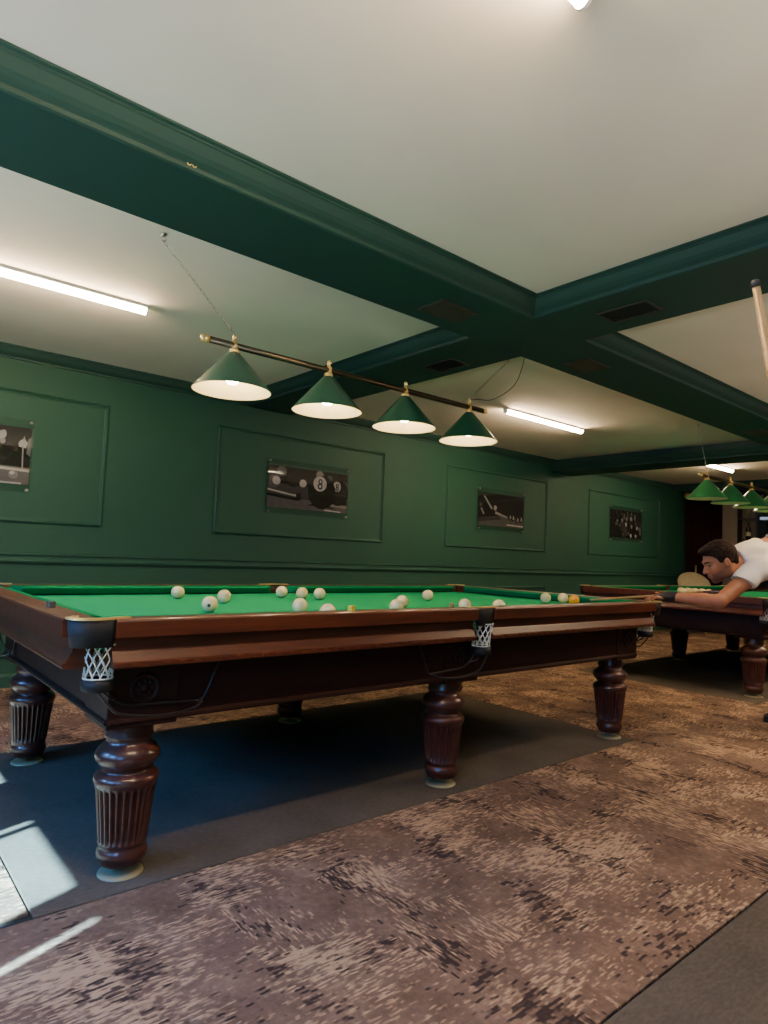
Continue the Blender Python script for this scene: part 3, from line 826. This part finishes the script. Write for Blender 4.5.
M['pillar'] = mk_paint('taupe_pillar_paint', lin(112, 100, 86), .1, .7)
struct(MB().box((XF - .16, 2.36, 0), (XF - .001, 2.61, 2.42)).build('trim_17', M['pillar']))
# niche shelf unit
sh = empty('shelf_unit', (XF - .001, 2.16, 0)); tag(sh, 'taupe wall shelf unit with dark shelves beside the pillar at the far end', 'shelf')
MB().box((-.02, -.16, .6), (0, .17, 2.42)).build('back_panel', M['pillar'], sh)
M['shelf'] = plain('dark_shelf_wood', lin(36, 28, 24), .5)
for z in (1.26, 1.62, 1.98, 2.34): MB().box((-.22, -.16, z), (-.0205, .17, z + .022)).build('shelf_board', M['shelf'], sh)
MB().box((-.22, .1705, .6), (0, .178, 2.42)).build('side_panel', M['shelf'], sh)
bt = empty('wine_bottle', (XF - .13, 2.19, 1.643)); tag(bt, 'dark wine bottle with a pale label on the middle shelf at the far end', 'bottle')
M['bottle'] = plain('dark_bottle_glass', lin(46, 20, 16), .12, 0, .6); M['label'] = plain('pale_bottle_label', lin(170, 160, 130), .7)
MB().lathe([(.034, 0), (.038, .004), (.038, .17), (.034, .195), (.016, .225), (.0135, .235), (.0135, .29), (.015, .291), (.015, .30), (.012, .302)], (0, 0, 0), 24).build('bottle_body', M['bottle'], bt)
MB().lathe([(.0384, .055), (.0384, .13)], (0, 0, 0), 24, cap=False).build('bottle_label', M['label'], bt)
MB().lathe([(.0145, .262), (.0156, .264), (.0156, .304), (.001, .305)], (0, 0, 0), 16, cap=False).build('bottle_cap', M['leather'], bt)
gj = MB().lathe([(.03, 0), (.034, .003), (.010, .012), (.006, .05), (.012, .062), (.034, .09), (.040, .13), (.036, .16), (.034, .16), (.037, .13), (.032, .094), (.0, .07)], (0, 0, 0), 24)
M['amber'] = plain('amber_glass', lin(150, 136, 96), .15)
tag(gj.build('glass_goblet', M['amber'], None, (XF - .12, 2.20, 2.0025)), 'small amber goblet on the upper shelf at the far end', 'glass')
# dark display cabinet with faintly glowing bluish strips along the shelves
fr = empty('display_cabinet', (XF - .001, 1.62, 0)); tag(fr, 'dark glass-front display cabinet with bluish shelf glints at the far right', 'cabinet')
M['cab'] = plain('black_cabinet', lin(16, 16, 18), .4)
m = MB(); m.box((-.4, -.36, 0), (-.36 + .36, -.33, 2.3)); m.box((-.4, .33, 0), (0, .36, 2.3)); m.box((-.4, -.33, 2.27), (0, .33, 2.3)); m.box((-.02, -.33, 0), (0, .33, 2.27)); m.box((-.4, -.33, 0), (-.02, .33, .1))
m.build('carcass', M['cab'], fr)
M['cool'] = emit('cool_strip_glow', (.62, .70, 1, 1), .45)
for z in (.7, 1.12, 1.54, 1.96):
    s = MB().box((-.37, -.325, z), (-.025, .325, z + .015)).build('shelf_board', M['cab'], fr)
    MB().box((-.374, -.25, z + .002), (-.3705, .30, z + .05)).build('glow_strip', M['cool'], s)
MB().box((-.401, -.34, .1), (-.3955, .34, 2.27)).build('glass_front', M['winglass'], fr)

# beige chair by the curtain
ch = empty('tub_chair', (10.50, 2.80, 0), math.radians(200)); tag(ch, 'beige chair with a rounded oval back standing before the dark curtain', 'chair')
M['beige'] = plain('beige_upholstery', lin(168, 156, 122), .85, bump=.1); M['pale_wood'] = plain('pale_wood', lin(176, 148, 92), .5)
MB().ball((0, 0, .46), (.25, .25, .06), 28, 12).build('seat', M['beige'], ch)
m = MB(); m.ball((0, 0, 0), (.055, .28, .20), 30, 16); bk = m.build('backrest', M['beige'], ch, (-.22, 0, .83)); bk.rotation_euler = (math.radians(-22), math.radians(-10), 0)
for sx in (-1, 1):
    for sy in (-1, 1): MB().tube([(sx * .15, sy * .15, .43), (sx * .22, sy * .21, .006)], .016, 10, rr=[.018, .012]).build('leg', M['pale_wood'], ch)
MB().tube([(-.20, .02, .44), (-.27, .02, 1.16)], .013, 10).build('back_post', M['pale_wood'], ch)

# ------------------------------------------------------------------ cue sticks
M['maple'] = mk_wood('maple_cue_wood', lin(150, 112, 64), lin(172, 134, 82), .3, .35)
M['tip'] = plain('dark_cue_tip', lin(52, 40, 34), .7); M['butt'] = mk_wood('dark_butt_wood', lin(60, 30, 20), lin(88, 46, 30), .5, .3)
def cue(tip, d, ln, name, label, r0=.0068, r1=.0165):
    d = Vector(d).normalized(); T = Vector(tip); root = empty(name, tuple(T + d * ln))
    off = -(T + d * ln)
    def at(s): return tuple(T + d * s + off)
    MB().tube([at(.012), at(ln * .5)], r0, 14, rr=[r0, r0 + (r1 - r0) * .5]).build('shaft', M['maple'], root)
    MB().tube([at(ln * .5), at(ln - .02), at(ln)], r0, 14, rr=[r0 + (r1 - r0) * .5, r1, r1 * .8]).build('butt', M['butt'], root)
    MB().tube([at(0), at(.003), at(.012)], r0, 14, rr=[r0 * .7, r0 * 1.08, r0 * 1.08]).build('cue_tip', M['tip'], root)
    tag(root, label, 'cue stick'); return root
cue((.273, -1.901, 1.582), (.025, -.011, -.12), 1.613, 'cue_stick', 'pale wooden cue held upright with its tip at the right edge, before the ceiling', .0061)
CT = Vector((2.97, .09, .875)); CD = Vector((.84, -.54, .0925)).normalized()
cue(CT, CD, 1.62, 'cue_stick', 'slim cue held by the player, pointing at the orange ball', .0062, .0155)

# ------------------------------------------------------------------ the player
def smin(a, b, k):
    h = np.clip(.5 + .5 * (b - a) / k, 0, 1)
    return b * (1 - h) + a * h - k * h * (1 - h)
class Field:
    def __init__(s, lo, hi, vox):
        s.lo = np.array(lo, dtype=np.float64); s.vox = vox
        s.n = np.ceil((np.array(hi) - s.lo) / vox).astype(int) + 1
        s.d = np.full(s.n, .2, dtype=np.float32)
    def region(s, a, b):
        i0 = np.maximum(0, np.floor((np.array(a) - s.lo) / s.vox).astype(int)); i1 = np.minimum(s.n, np.ceil((np.array(b) - s.lo) / s.vox).astype(int) + 1)
        sl = tuple(slice(p, q) for p, q in zip(i0, i1))
        ax = [s.lo[k] + s.vox * np.arange(i0[k], i1[k]) for k in range(3)]
        X, Y, Z = np.meshgrid(*ax, indexing='ij', sparse=True)
        return sl, X, Y, Z
    def put(s, sl, d, k, op):
        d = d.astype(np.float32)
        if op == 'add': s.d[sl] = smin(s.d[sl], d, k)
        elif op == 'cut': s.d[sl] = -smin(-s.d[sl], d, k)
    def cone(s, a, b, ra, rb, k=.02, op='add'):
        a, b = np.array(a, float), np.array(b, float); m = max(ra, rb) + k + 3 * s.vox
        sl, X, Y, Z = s.region(np.minimum(a, b) - m, np.maximum(a, b) + m)
        ab = b - a; l2 = max(ab @ ab, 1e-9)
        t = np.clip(((X - a[0]) * ab[0] + (Y - a[1]) * ab[1] + (Z - a[2]) * ab[2]) / l2, 0, 1)
        d = np.sqrt((X - a[0] - t * ab[0]) ** 2 + (Y - a[1] - t * ab[1]) ** 2 + (Z - a[2] - t * ab[2]) ** 2) - (ra + (rb - ra) * t)
        s.put(sl, d, k, op)
    def ell(s, c, r, R=None, k=.02, op='add'):
        c = np.array(c, float); r = np.array(r, float); R = np.eye(3) if R is None else R   # rows of R: local axes in world
        m = r.max() + k + 3 * s.vox
        sl, X, Y, Z = s.region(c - m, c + m)
        q = [(X - c[0]) * R[i][0] + (Y - c[1]) * R[i][1] + (Z - c[2]) * R[i][2] for i in range(3)]
        k0 = np.sqrt((q[0] / r[0]) ** 2 + (q[1] / r[1]) ** 2 + (q[2] / r[2]) ** 2)
        k1 = np.sqrt((q[0] / r[0] ** 2) ** 2 + (q[1] / r[1] ** 2) ** 2 + (q[2] / r[2] ** 2) ** 2)
        d = k0 * (k0 - 1) / np.maximum(k1, 1e-6)
        s.put(sl, d, k, op)
    def halfspace(s, p, n, k=.004):
        """cut away the side the normal points to"""
        p, n = np.array(p, float), np.array(n, float); n /= np.linalg.norm(n)
        sl, X, Y, Z = s.region(s.lo, s.lo + s.n * s.vox)
        d = (X - p[0]) * n[0] + (Y - p[1]) * n[1] + (Z - p[2]) * n[2]
        s.d = np.maximum(s.d, d.astype(np.float32))
    def mesh(s, name, mat, parent=None, noise_amp=0, noise_scale=20):
        D = s.d; D = np.pad(D, 1, constant_values=.2); lo = s.lo - s.vox
        ins = D < 0; n = np.array(D.shape) - 1
        cnt = np.zeros(n, np.int8)
        for i in (0, 1):
            for j in (0, 1):
                for k in (0, 1): cnt += ins[i:n[0] + i, j:n[1] + j, k:n[2] + k]
        idx = np.argwhere((cnt > 0) & (cnt < 8)); ids = np.full(n, -1, np.int32); ids[tuple(idx.T)] = np.arange(len(idx))
        acc = np.zeros((len(idx), 3)); w = np.zeros(len(idx))
        corners = [(i, j, k) for i in (0, 1) for j in (0, 1) for k in (0, 1)]
        val = {c: D[idx[:, 0] + c[0], idx[:, 1] + c[1], idx[:, 2] + c[2]].astype(float) for c in corners}
        for c in corners:
            for ax in range(3):
                if c[ax] == 0:
                    e = list(c); e[ax] = 1; e = tuple(e); va, vb = val[c], val[e]
                    cr = (va < 0) != (vb < 0); t = np.where(cr, va / np.where(cr, va - vb, 1), 0)
                    p = np.array(c, float)[None, :] + np.zeros((len(idx), 3)); p[:, ax] += t
                    acc += p * cr[:, None]; w += cr
        V = (idx + acc / np.maximum(w, 1)[:, None]) * s.vox + lo
        F = []
        for ax in range(3):
            b, c = (ax + 1) % 3, (ax + 2) % 3
            A = [slice(1, n[q]) for q in range(3)]; A[ax] = slice(0, n[ax]); Bs = list(A); Bs[ax] = slice(1, n[ax] + 1)
            ch = ins[tuple(A)] != ins[tuple(Bs)]
            e = np.argwhere(ch); off = np.array([1, 1, 1]); off[ax] = 0; e = e + off
            inside = ins[tuple(e.T)]
            def at(db, dc):
                q = e.copy(); q[:, b] -= db; q[:, c] -= dc; return ids[tuple(q.T)]
            q = np.stack([at(1, 1), at(0, 1), at(0, 0), at(1, 0)], 1)
            q[~inside] = q[~inside][:, ::-1]
            F.append(q)
        F = np.concatenate(F)
        me = bpy.data.meshes.new(name); me.from_pydata(V.tolist(), [], F.tolist()); me.materials.append(mat)
        me.polygons.foreach_set('use_smooth', np.ones(len(F), bool)); me.update()
        o = bpy.data.objects.new(name, me); C.objects.link(o)
        if parent is not None: o.parent = parent; 
        sm_ = o.modifiers.new('smooth', 'SMOOTH'); sm_.factor = .5; sm_.iterations = 2
        if noise_amp:
            N = np.empty(len(V) * 3); me.vertices.foreach_get('normal', N); N = N.reshape(-1, 3)
            nz = np.array([mnoise.noise(Vector(p * noise_scale)) for p in V])
            me.vertices.foreach_set('co', (V + N * (nz * noise_amp)[:, None]).ravel()); me.update()
        return o

def nrm(v): v = np.array(v, float); return v / np.linalg.norm(v)
HC = np.array((3.682, -.441, 1.159)); HS = 1.05
fz = math.radians(24)
hd = nrm((-.79, .61, 0)); fx = nrm(hd * math.cos(fz) + np.array((0, 0, -math.sin(fz)))); fy = nrm(np.cross((0, 0, 1), fx)); fu = np.cross(fx, fy)
HR = np.array([fx, fy, fu])
def hp(x, y, z): return HC + HS * (fx * x + fy * y + fu * z)
def hr(*r): return tuple(HS * q for q in r)
SHL = np.array((3.815, -.635, 1.125)); ELL = np.array((3.525, -.510, .905)); WRL = np.array((3.395, -.262, .920))
SHR = np.array((4.04, -.38, 1.19)); ELR = np.array((4.38, -.54, 1.34)); GRP = np.array(CT + CD * 1.46)
NB = np.array((3.885, -.53, 1.175))
ax_ = nrm((.79, -.61, .02)); lat = nrm((.61, .79, 0)); upv = np.cross(ax_, lat); upv = upv if upv[2] > 0 else -upv
TR = np.array([ax_, lat, upv])
CH = np.array((4.00, -.585, 1.175)); BE = np.array((4.19, -.72, 1.165)); PE = np.array((4.40, -.87, 1.02))
HIL = np.array((4.34, -.99, .95)); HIR = np.array((4.47, -.80, .95)); KNL = np.array((4.29, -1.06, .52)); KNR = np.array((4.60, -.64, .52))
ANL = np.array((4.27, -1.15, .10)); ANR = np.array((4.67, -.495, .10))

# hand geometry
pd = nrm((-.69, .72, -.05)); pr_ = nrm((.72, .69, 0))
KN = WRL + pd * .085 + np.array((0, 0, -.006))
fing = []
for off, ang, ln in ((.030, 6, .074), (.010, 0, .082), (-.011, -9, .076), (-.031, -18, .060)):
    a = math.radians(ang); dd = nrm(pd * math.cos(a) + pr_ * math.sin(a)); dd[2] = 0
    p0 = KN + pr_ * off; p1 = p0 + dd * ln * .45 + np.array((0, 0, .004)); p2 = p0 + dd * ln * .98; p2[2] = .8905
    fing.append((p0, p1, p2))
TH0 = WRL + pd * .022 + pr_ * .022; TH1 = WRL + pd * .050 + pr_ * .048 + np.array((0, 0, .006)); TH2 = WRL + pd * .084 + pr_ * .047 + np.array((0, 0, .020))

def head(f):
    f.ell(hp(-.018, 0, .035), hr(.100, .077, .090), HR, .01)
    f.ell(hp(.028, 0, -.022), hr(.066, .060, .082), HR, .03)
    f.ell(hp(.036, 0, -.072), hr(.052, .050, .040), HR, .025)
    f.ell(hp(.068, 0, -.100), hr(.020, .022, .017), HR, .02)
    f.ell(hp(.010, .046, -.066), hr(.034, .016, .030), HR, .02); f.ell(hp(.010, -.046, -.066), hr(.034, .016, .030), HR, .02)
    f.cone(hp(.086, 0, .016), hp(.112, 0, -.026), .008 * HS, .0125 * HS, .012)
    for s in (-1, 1):
        f.ell(hp(.100, s * .012, -.030), hr(.011, .008, .008), HR, .008)
        f.cone(hp(.087, s * .012, .026), hp(.074, s * .046, .028), .010 * HS, .008 * HS, .012)
        f.ell(hp(.066, s * .040, -.018), hr(.020, .018, .015), HR, .02)
        f.ell(hp(.094, s * .031, .008), hr(.014, .015, .010), HR, .010, 'cut')
        f.ell(hp(-.008, s * .079, -.006), hr(.021, .008, .032), HR, .006)
        f.ell(hp(-.002, s * .088, -.004), hr(.009, .006, .016), HR, .004, 'cut')
    f.ell(hp(.094, 0, -.056), hr(.010, .022, .0055), HR, .006)
    f.ell(hp(.092, 0, -.068), hr(.010, .020, .0065), HR, .006)
    f.ell(hp(.104, 0, -.0615), hr(.010, .022, .0018), HR, .003, 'cut')
f = Field((3.20, -1.25, -.02), (4.85, .02, 1.47), .0055)
head(f)
f.cone(hp(-.030, 0, -.050), NB, .060, .068, .03)
f.ell(CH, (.20, .175, .115), TR, .05); f.ell(BE, (.20, .150, .112), TR, .06); f.ell(PE, (.16, .165, .135), TR, .06)
f.cone(SHL, CH, .062, .09, .04); f.cone(SHR, CH, .062, .09, .04)
mu = SHL + (ELL - SHL) * .35
f.cone(SHL, mu, .060, .056, .03); f.cone(mu, ELL, .054, .042, .02)
fm = ELL + (WRL - ELL) * .32; f.cone(ELL, fm, .042, .044, .015); f.cone(fm, WRL, .044, .027, .012)
mr = SHR + (ELR - SHR) * .4; f.cone(SHR, mr, .058, .054, .03); f.cone(mr, ELR, .052, .040, .02)
f.cone(ELR, GRP + np.array((0, 0, .06)), .041, .027, .015)
f.ell(GRP + np.array((0, 0, .025)), (.040, .026, .045), None, .01)
for k in range(4):
    c = GRP + np.array(CD) * (-.032 + .021 * k); sd_ = np.cross(np.array(CD), (0, 0, 1))
    f.cone(c + sd_ * .024 + np.array((0, 0, .014)), c + sd_ * .022 + np.array((0, 0, -.012)), .0095, .009, .003)
    f.cone(c + sd_ * .022 + np.array((0, 0, -.012)), c - sd_ * .010 + np.array((0, 0, -.022)), .009, .008, .003)
f.cone(GRP - np.array(CD) * .03 + np.array((0, 0, .03)), GRP - np.array(CD) * .055 - np.cross(np.array(CD), (0, 0, 1)) * .02 + np.array((0, 0, -.010)), .011, .009, .004)
f.cone(HIL, KNL, .085, .055, .04); f.cone(HIR, KNR, .085, .055, .04); f.cone(KNL, ANL, .055, .038, .02); f.cone(KNR, ANR, .055, .038, .02)
# left hand: palm, four fingers, thumb
f.cone(WRL, WRL + pd * .03, .026, .030, .01)
f.ell(WRL + pd * .055 + np.array((0, 0, -.004)), (.050, .042, .018), np.array([pd, pr_, np.cross(pd, pr_)]), .012)
for (a, b, c), r in zip(fing, (.0095, .0098, .0092, .0082)):
    f.cone(a - pd * .02, a, r * 1.1, r * 1.1, .006); f.cone(a, b, r * 1.08, r, .003); f.cone(b, c, r, r * .82, .003)
f.cone(TH0, TH1, .015, .0115, .008); f.cone(TH1, TH2, .0112, .0088, .003)

def mk_skin():
    t = NT('tanned_skin'); v = t.obj()
    at = t.new('ShaderNodeAttribute', attribute_name='stubble')
    c0 = t.ramp(t.noise(v, 14, 3), [(.3, lin(158, 98, 68)), (.7, lin(176, 114, 80))])
    c = t.mix(at.outputs['Fac'], c0, lin(84, 55, 42))
    b = t.bsdf(c, .52, 0, .4, t.bump(t.noise(v, 220, 2), .1, .001))
    b.inputs['Subsurface Weight'].default_value = .08; b.inputs['Subsurface Radius'].default_value = (.01, .004, .002)
    return t.m
f.cone(CT + CD * .2, CT + CD * .7, .012, .014, .002, 'cut'); f.cone(CT + CD * .7, CT + CD * 1.64, .015, .0205, .002, 'cut')
person = f.mesh('person', mk_skin())
me = person.data; co = np.empty(len(me.vertices) * 3); me.vertices.foreach_get('co', co); co = co.reshape(-1, 3)
q = (co - HC) / HS; hx, hy, hz = q @ fx, q @ fy, q @ fu
st = np.clip((-.030 - hz + (hx - .05) * -.25) / .02, 0, 1) * np.clip((hx + .035) / .02, 0, 1) * (hz > -.14) * (np.abs(hy) < .09)
lip = (hx > .078) & (np.abs(hz + .062) < .013) & (np.abs(hy) < .024)
nose = (hx > .088) & (hz > -.044)
st = np.where(lip, .25, st) * np.where(nose, 0, 1) * .75
st[np.linalg.norm(q, axis=1) > .2] = 0
a_ = me.attributes.new('stubble', 'FLOAT', 'POINT'); a_.data.foreach_set('value', st.astype(np.float32))
tag(person, 'man in a white t-shirt leaning over the table end to take a shot', 'person')
M['eye'] = plain('shaded_eye_white', lin(120, 105, 95), .3); M['iris'] = plain('dark_iris', lin(40, 26, 18), .2); M['hair'] = None  # eye whites darkened: shade in the sockets put into the colour
for s in (-1, 1):
    c = hp(.0715, s * .031, .0055); e = MB().ball(tuple(c), .0115 * HS, 18, 12); e.ball(tuple(c + fx * .0095 - fu * .002), .0062 * HS, 14, 8, 1)
    e.build('eye', [M['eye'], M['iris']], person)
    m = MB(); m.tube([tuple(hp(.0985, s * .010, .0285)), tuple(hp(.0975, s * .024, .0335)), tuple(hp(.086, s * .040, .0335)), tuple(hp(.073, s * .050, .027))], .004, 8, rr=[.0045, .0055, .0045, .002])
    m.build('eyebrow', plain('dark_eyebrow_hair', lin(40, 26, 20), .8), person)
# hair
hf = Field(HC - .22, HC + .22, .0045)
hf.ell(hp(-.020, 0, .042), hr(.109, .0845, .098), HR, .01)
hf.ell(hp(.045, 0, .100), hr(.052, .055, .026), HR, .02)
hf.ell(hp(-.082, 0, -.010), hr(.026, .056, .056), HR, .03)
sl, X, Y, Z = hf.region(hf.lo, hf.lo + hf.n * hf.vox)
lx = ((X - HC[0]) * fx[0] + (Y - HC[1]) * fx[1] + (Z - HC[2]) * fx[2]) / HS; lz = ((X - HC[0]) * fu[0] + (Y - HC[1]) * fu[1] + (Z - HC[2]) * fu[2]) / HS
zl = np.interp(lx, [-.13, -.07, -.035, -.015, .012, .030, .046, .062, .10], [-.085, -.065, -.02, .030, .000, .004, .050, .066, .078])
hf.d = np.maximum(hf.d, ((zl - lz) * .8).astype(np.float32))
def mk_hair():
    t = NT('dark_brown_hair'); v = t.obj()
    n = t.noise(t.mapping(v, (160, 160, 40)), 1, 3)
    t.bsdf(t.ramp(n, [(.3, lin(26, 16, 12)), (.7, lin(52, 34, 25))]), .8, 0, .12, t.bump(n, .6, .004)); return t.m
M['hair'] = mk_hair()
hf.mesh('hair', M['hair'], person, .004, 55)
# t-shirt
M['shirt'] = plain('white_cotton', lin(226, 214, 198), .9, var=.03, bump=.1)
tf = Field((3.52, -1.15, .82), (4.62, -.15, 1.45), .006)
tf.ell(CH, (.212, .188, .130), TR, .05); tf.ell(BE, (.215, .168, .130), TR, .06); tf.ell(PE + np.array((-.07, .05, .035)), (.16, .172, .135), TR, .06)
tf.cone(SHL, CH, .078, .10, .04); tf.cone(SHR, CH, .078, .10, .04)
tf.cone(NB + np.array((.03, -.02, -.01)), CH, .078, .10, .04); tf.cone(NB + (HC - NB) * .42, NB, .074, .084, .03)
sE = SHL + (ELL - SHL) * .42; tf.cone(SHL, sE + (sE - SHL) * .3, .076, .073, .03)
sR = SHR + (ELR - SHR) * .62; tf.cone(SHR, sR + (sR - SHR) * .3, .076, .074, .03)
tf2 = tf
# hems: sleeves, neckline and waist
sl, X, Y, Z = tf.region(tf.lo, tf.lo + tf.n * tf.vox)
def plane(p, n): n = nrm(n); return ((X - p[0]) * n[0] + (Y - p[1]) * n[1] + (Z - p[2]) * n[2]).astype(np.float32)
dl = ELL - SHL; near_l = np.sqrt((X - sE[0]) ** 2 + (Y - sE[1]) ** 2 + (Z - sE[2]) ** 2)
tf.d = np.where(near_l < .16, np.maximum(tf.d, plane(sE, dl * np.array((.45, .45, 1.15)))), tf.d)
near_r = np.sqrt((X - sR[0]) ** 2 + (Y - sR[1]) ** 2 + (Z - sR[2]) ** 2)
tf.d = np.where(near_r < .13, np.maximum(tf.d, plane(sR, ELR - SHR)), tf.d)
nb_ = np.array(NB) ; near_n = np.sqrt((X - nb_[0]) ** 2 + (Y - nb_[1]) ** 2 + (Z - nb_[2]) ** 2)
tf.d = np.where(near_n < .14, np.maximum(tf.d, plane(NB + (HC - NB) * .38, HC - NB)), tf.d)
tf.d = np.maximum(tf.d, plane(PE + np.array((.0, .0, -.02)), ax_ + np.array((0, 0, -.6))))
tf.cone(CT + CD * .6, CT + CD * 1.64, .018, .026, .002, 'cut')
ts = tf.mesh('t_shirt', M['shirt'], person, .007, 13)
# trousers, shoes, belt of fabric
M['jean'] = plain('dark_denim', lin(38, 42, 54), .9, bump=.1); M['shoe'] = plain('black_shoe', lin(22, 21, 21), .5); M['sole'] = plain('dark_sole', lin(34, 32, 31), .8)
jf = Field((4.05, -1.30, .04), (4.86, -.30, 1.22), .008)
jf.ell(PE, (.165, .178, .15), TR, .05); jf.cone(HIL, KNL, .105, .078, .05); jf.cone(HIR, KNR, .105, .078, .05)
jf.cone(KNL, ANL + np.array((0, 0, .02)), .078, .066, .03); jf.cone(KNR, ANR + np.array((0, 0, .02)), .078, .066, .03)
sl, X, Y, Z = jf.region(jf.lo, jf.lo + jf.n * jf.vox)
jf.d = np.maximum(jf.d, np.broadcast_to((.075 - Z), jf.d.shape).astype(np.float32))
jf.cone(CT + CD * 1.2, CT + CD * 1.66, .026, .028, .002, 'cut')
jf.mesh('trousers', M['jean'], person, .006, 12)
for an, td in ((ANL, nrm((-.80, .55, 0))), (ANR, nrm((-.93, .36, 0)))):
    sf = Field(an + np.array((-.28, -.28, -.12)), an + np.array((.28, .28, .08)), .006)
    c0 = np.array((an[0], an[1], 0)) + td * -.03; sdv = np.cross(td, (0, 0, 1))
    R = np.array([td, sdv, (0, 0, 1)])
    sf.ell(c0 + td * .02 + np.array((0, 0, .05)), (.075, .040, .05), R, .03); sf.ell(c0 + td * .12 + np.array((0, 0, .034)), (.085, .046, .036), R, .04)
    sf.cone(an, an + np.array((0, 0, -.03)), .042, .045, .03)
    sl, X, Y, Z = sf.region(sf.lo, sf.lo + sf.n * sf.vox)
    sf.d = np.maximum(sf.d, np.broadcast_to((.014 - Z), sf.d.shape).astype(np.float32))
    so = sf.mesh('shoe', M['shoe'], person)
    pts = []
    for i in range(28):
        a = 2 * PI * i / 28; u = math.cos(a); pts.append(c0 + td * (.073 + .135 * u) + sdv * ((.043 + .006 * u) * math.sin(a)))
    m = MB(); n = 28; vs = [(p[0], p[1], .0008) for p in pts] + [(p[0], p[1], .018) for p in pts]
    m.add(vs, [(i, (i + 1) % n, n + (i + 1) % n, n + i) for i in range(n)] + [tuple(range(n))[::-1], tuple(range(n, 2 * n))])
    m.build('sole', M['sole'], so)
# bridge glove: band round the wrist, palm, thumb and two fingers
M['glove'] = plain('black_glove_fabric', lin(20, 19, 20), .75)
gf = Field((3.22, -.33, .86), (3.50, -.02, .99), .004)
gf.cone(WRL - pd * .022, WRL + pd * .03, .0325, .0345, .01)
gf.ell(WRL + pd * .050 + np.array((0, 0, -.002)), (.047, .046, .0215), np.array([pd, pr_, np.cross(pd, pr_)]), .012)
gf.cone(TH0, TH1, .018, .0145, .008)
for (a, b, c), r in zip(fing[:2], (.0095, .0098)): gf.cone(a - pd * .02, a + (b - a) * .5, r * 1.4, r * 1.35, .004)
gf.cone(CT + CD * .2, CT + CD * .7, .011, .013, .002, 'cut')
gf.mesh('glove', M['glove'], person)

# ------------------------------------------------------------------ light
def area(name, loc, target, sx, sy, energy, col):
    l = bpy.data.lights.new(name, 'AREA'); l.shape = 'RECTANGLE'; l.size = sx; l.size_y = sy; l.energy = energy; l.color = col
    o = bpy.data.objects.new(name, l); C.objects.link(o); o.location = loc
    o.rotation_euler = (Vector(target) - Vector(loc)).to_track_quat('-Z', 'Y').to_euler(); return o
SKY = 5.0
for i, ((a, b), e) in enumerate(zip(OPEN, (45, 45, 40))):
    area('sky_light', (XB - .75, (a + b) / 2, 2.25), (XB + .9, (a + b) / 2 + .1, 0), b - a, 1.5, e * SKY, (.08, .34, 1.0))
for i, (a, b) in enumerate(OPEN):
    area('ground_bounce', (XB - .9, (a + b) / 2, .45), (XB + 2.6, (a + b) / 2 + 1.0, 2.6), b - a, 1.0, 62, (.92, .97, 1.0))
sun = bpy.data.lights.new('sun', 'SUN'); sun.energy = 85; sun.angle = math.radians(.6); sun.color = (.42, .78, 1)
so = bpy.data.objects.new('sun', sun); C.objects.link(so)
el = math.atan(.86); d = Vector((math.cos(el) * .9285, math.cos(el) * .3714, -math.sin(el)))
so.rotation_euler = d.to_track_quat('-Z', 'Y').to_euler()
for loc, e in (((.6, -2.9, 1.75), 28), ((4.4, -2.6, 1.75), 26), ((8.4, -2.6, 1.75), 20)):  # unseen upward lamps added to brighten the ceiling and beams
    area('added_ceiling_fill', loc, (loc[0], loc[1] + .5, 4), 2.0, .8, e, (1, .88, .72))
for x_ in (4.74, 8.62):        # unseen lamps added in place of tubes in the right-hand ceiling panels
    area('tube_lamp', (x_, -1.39, 2.55), (x_, -1.389, 0), 1.3, .07, 42, (1, .73, .44))
for loc, e in (((3.7, -1.9, 2.5), 95), ((6.8, -1.9, 2.5), 60)):      # unseen spots added to brighten the carpet on the right
    sl_ = bpy.data.lights.new('added_carpet_fill', 'SPOT'); sl_.energy = e; sl_.color = (1, .80, .56); sl_.spot_size = math.radians(125); sl_.spot_blend = 1; sl_.shadow_soft_size = .06
    o = bpy.data.objects.new('added_carpet_fill', sl_); C.objects.link(o); o.location = loc
w = bpy.data.worlds.new('world'); w.use_nodes = True; bpy.context.scene.world = w
bg = w.node_tree.nodes['Background']; bg.inputs[0].default_value = (.6, .75, 1, 1); bg.inputs[1].default_value = .6

# ------------------------------------------------------------------ camera
cam = bpy.data.cameras.new('camera'); co_ = bpy.data.objects.new('camera', cam); C.objects.link(co_)
FWD = Vector((0.64370116, 0.76237983, 0.06652676)); RGT = Vector((0.76170302, -0.64666119, 0.04046988)); UPW = Vector((-0.0738737, -0.02462313, 0.99696358))
R = Matrix((RGT, UPW, -FWD)).transposed().to_4x4()
co_.matrix_world = Matrix.Translation((-.832, -2.3042, 1.1136)) @ R
cam.sensor_fit = 'HORIZONTAL'; cam.sensor_width = 36; cam.lens = 649.0 / 768 * 36; cam.clip_start = .05; cam.clip_end = 100
sc = bpy.context.scene; sc.camera = co_
sc.view_settings.view_transform = 'AgX'; sc.view_settings.look = 'None'
sc.view_settings.exposure = .5
sc.cycles.max_bounces = 8; sc.cycles.diffuse_bounces = 4; sc.cycles.sample_clamp_indirect = 6; sc.cycles.caustics_reflective = False; sc.cycles.caustics_refractive = False
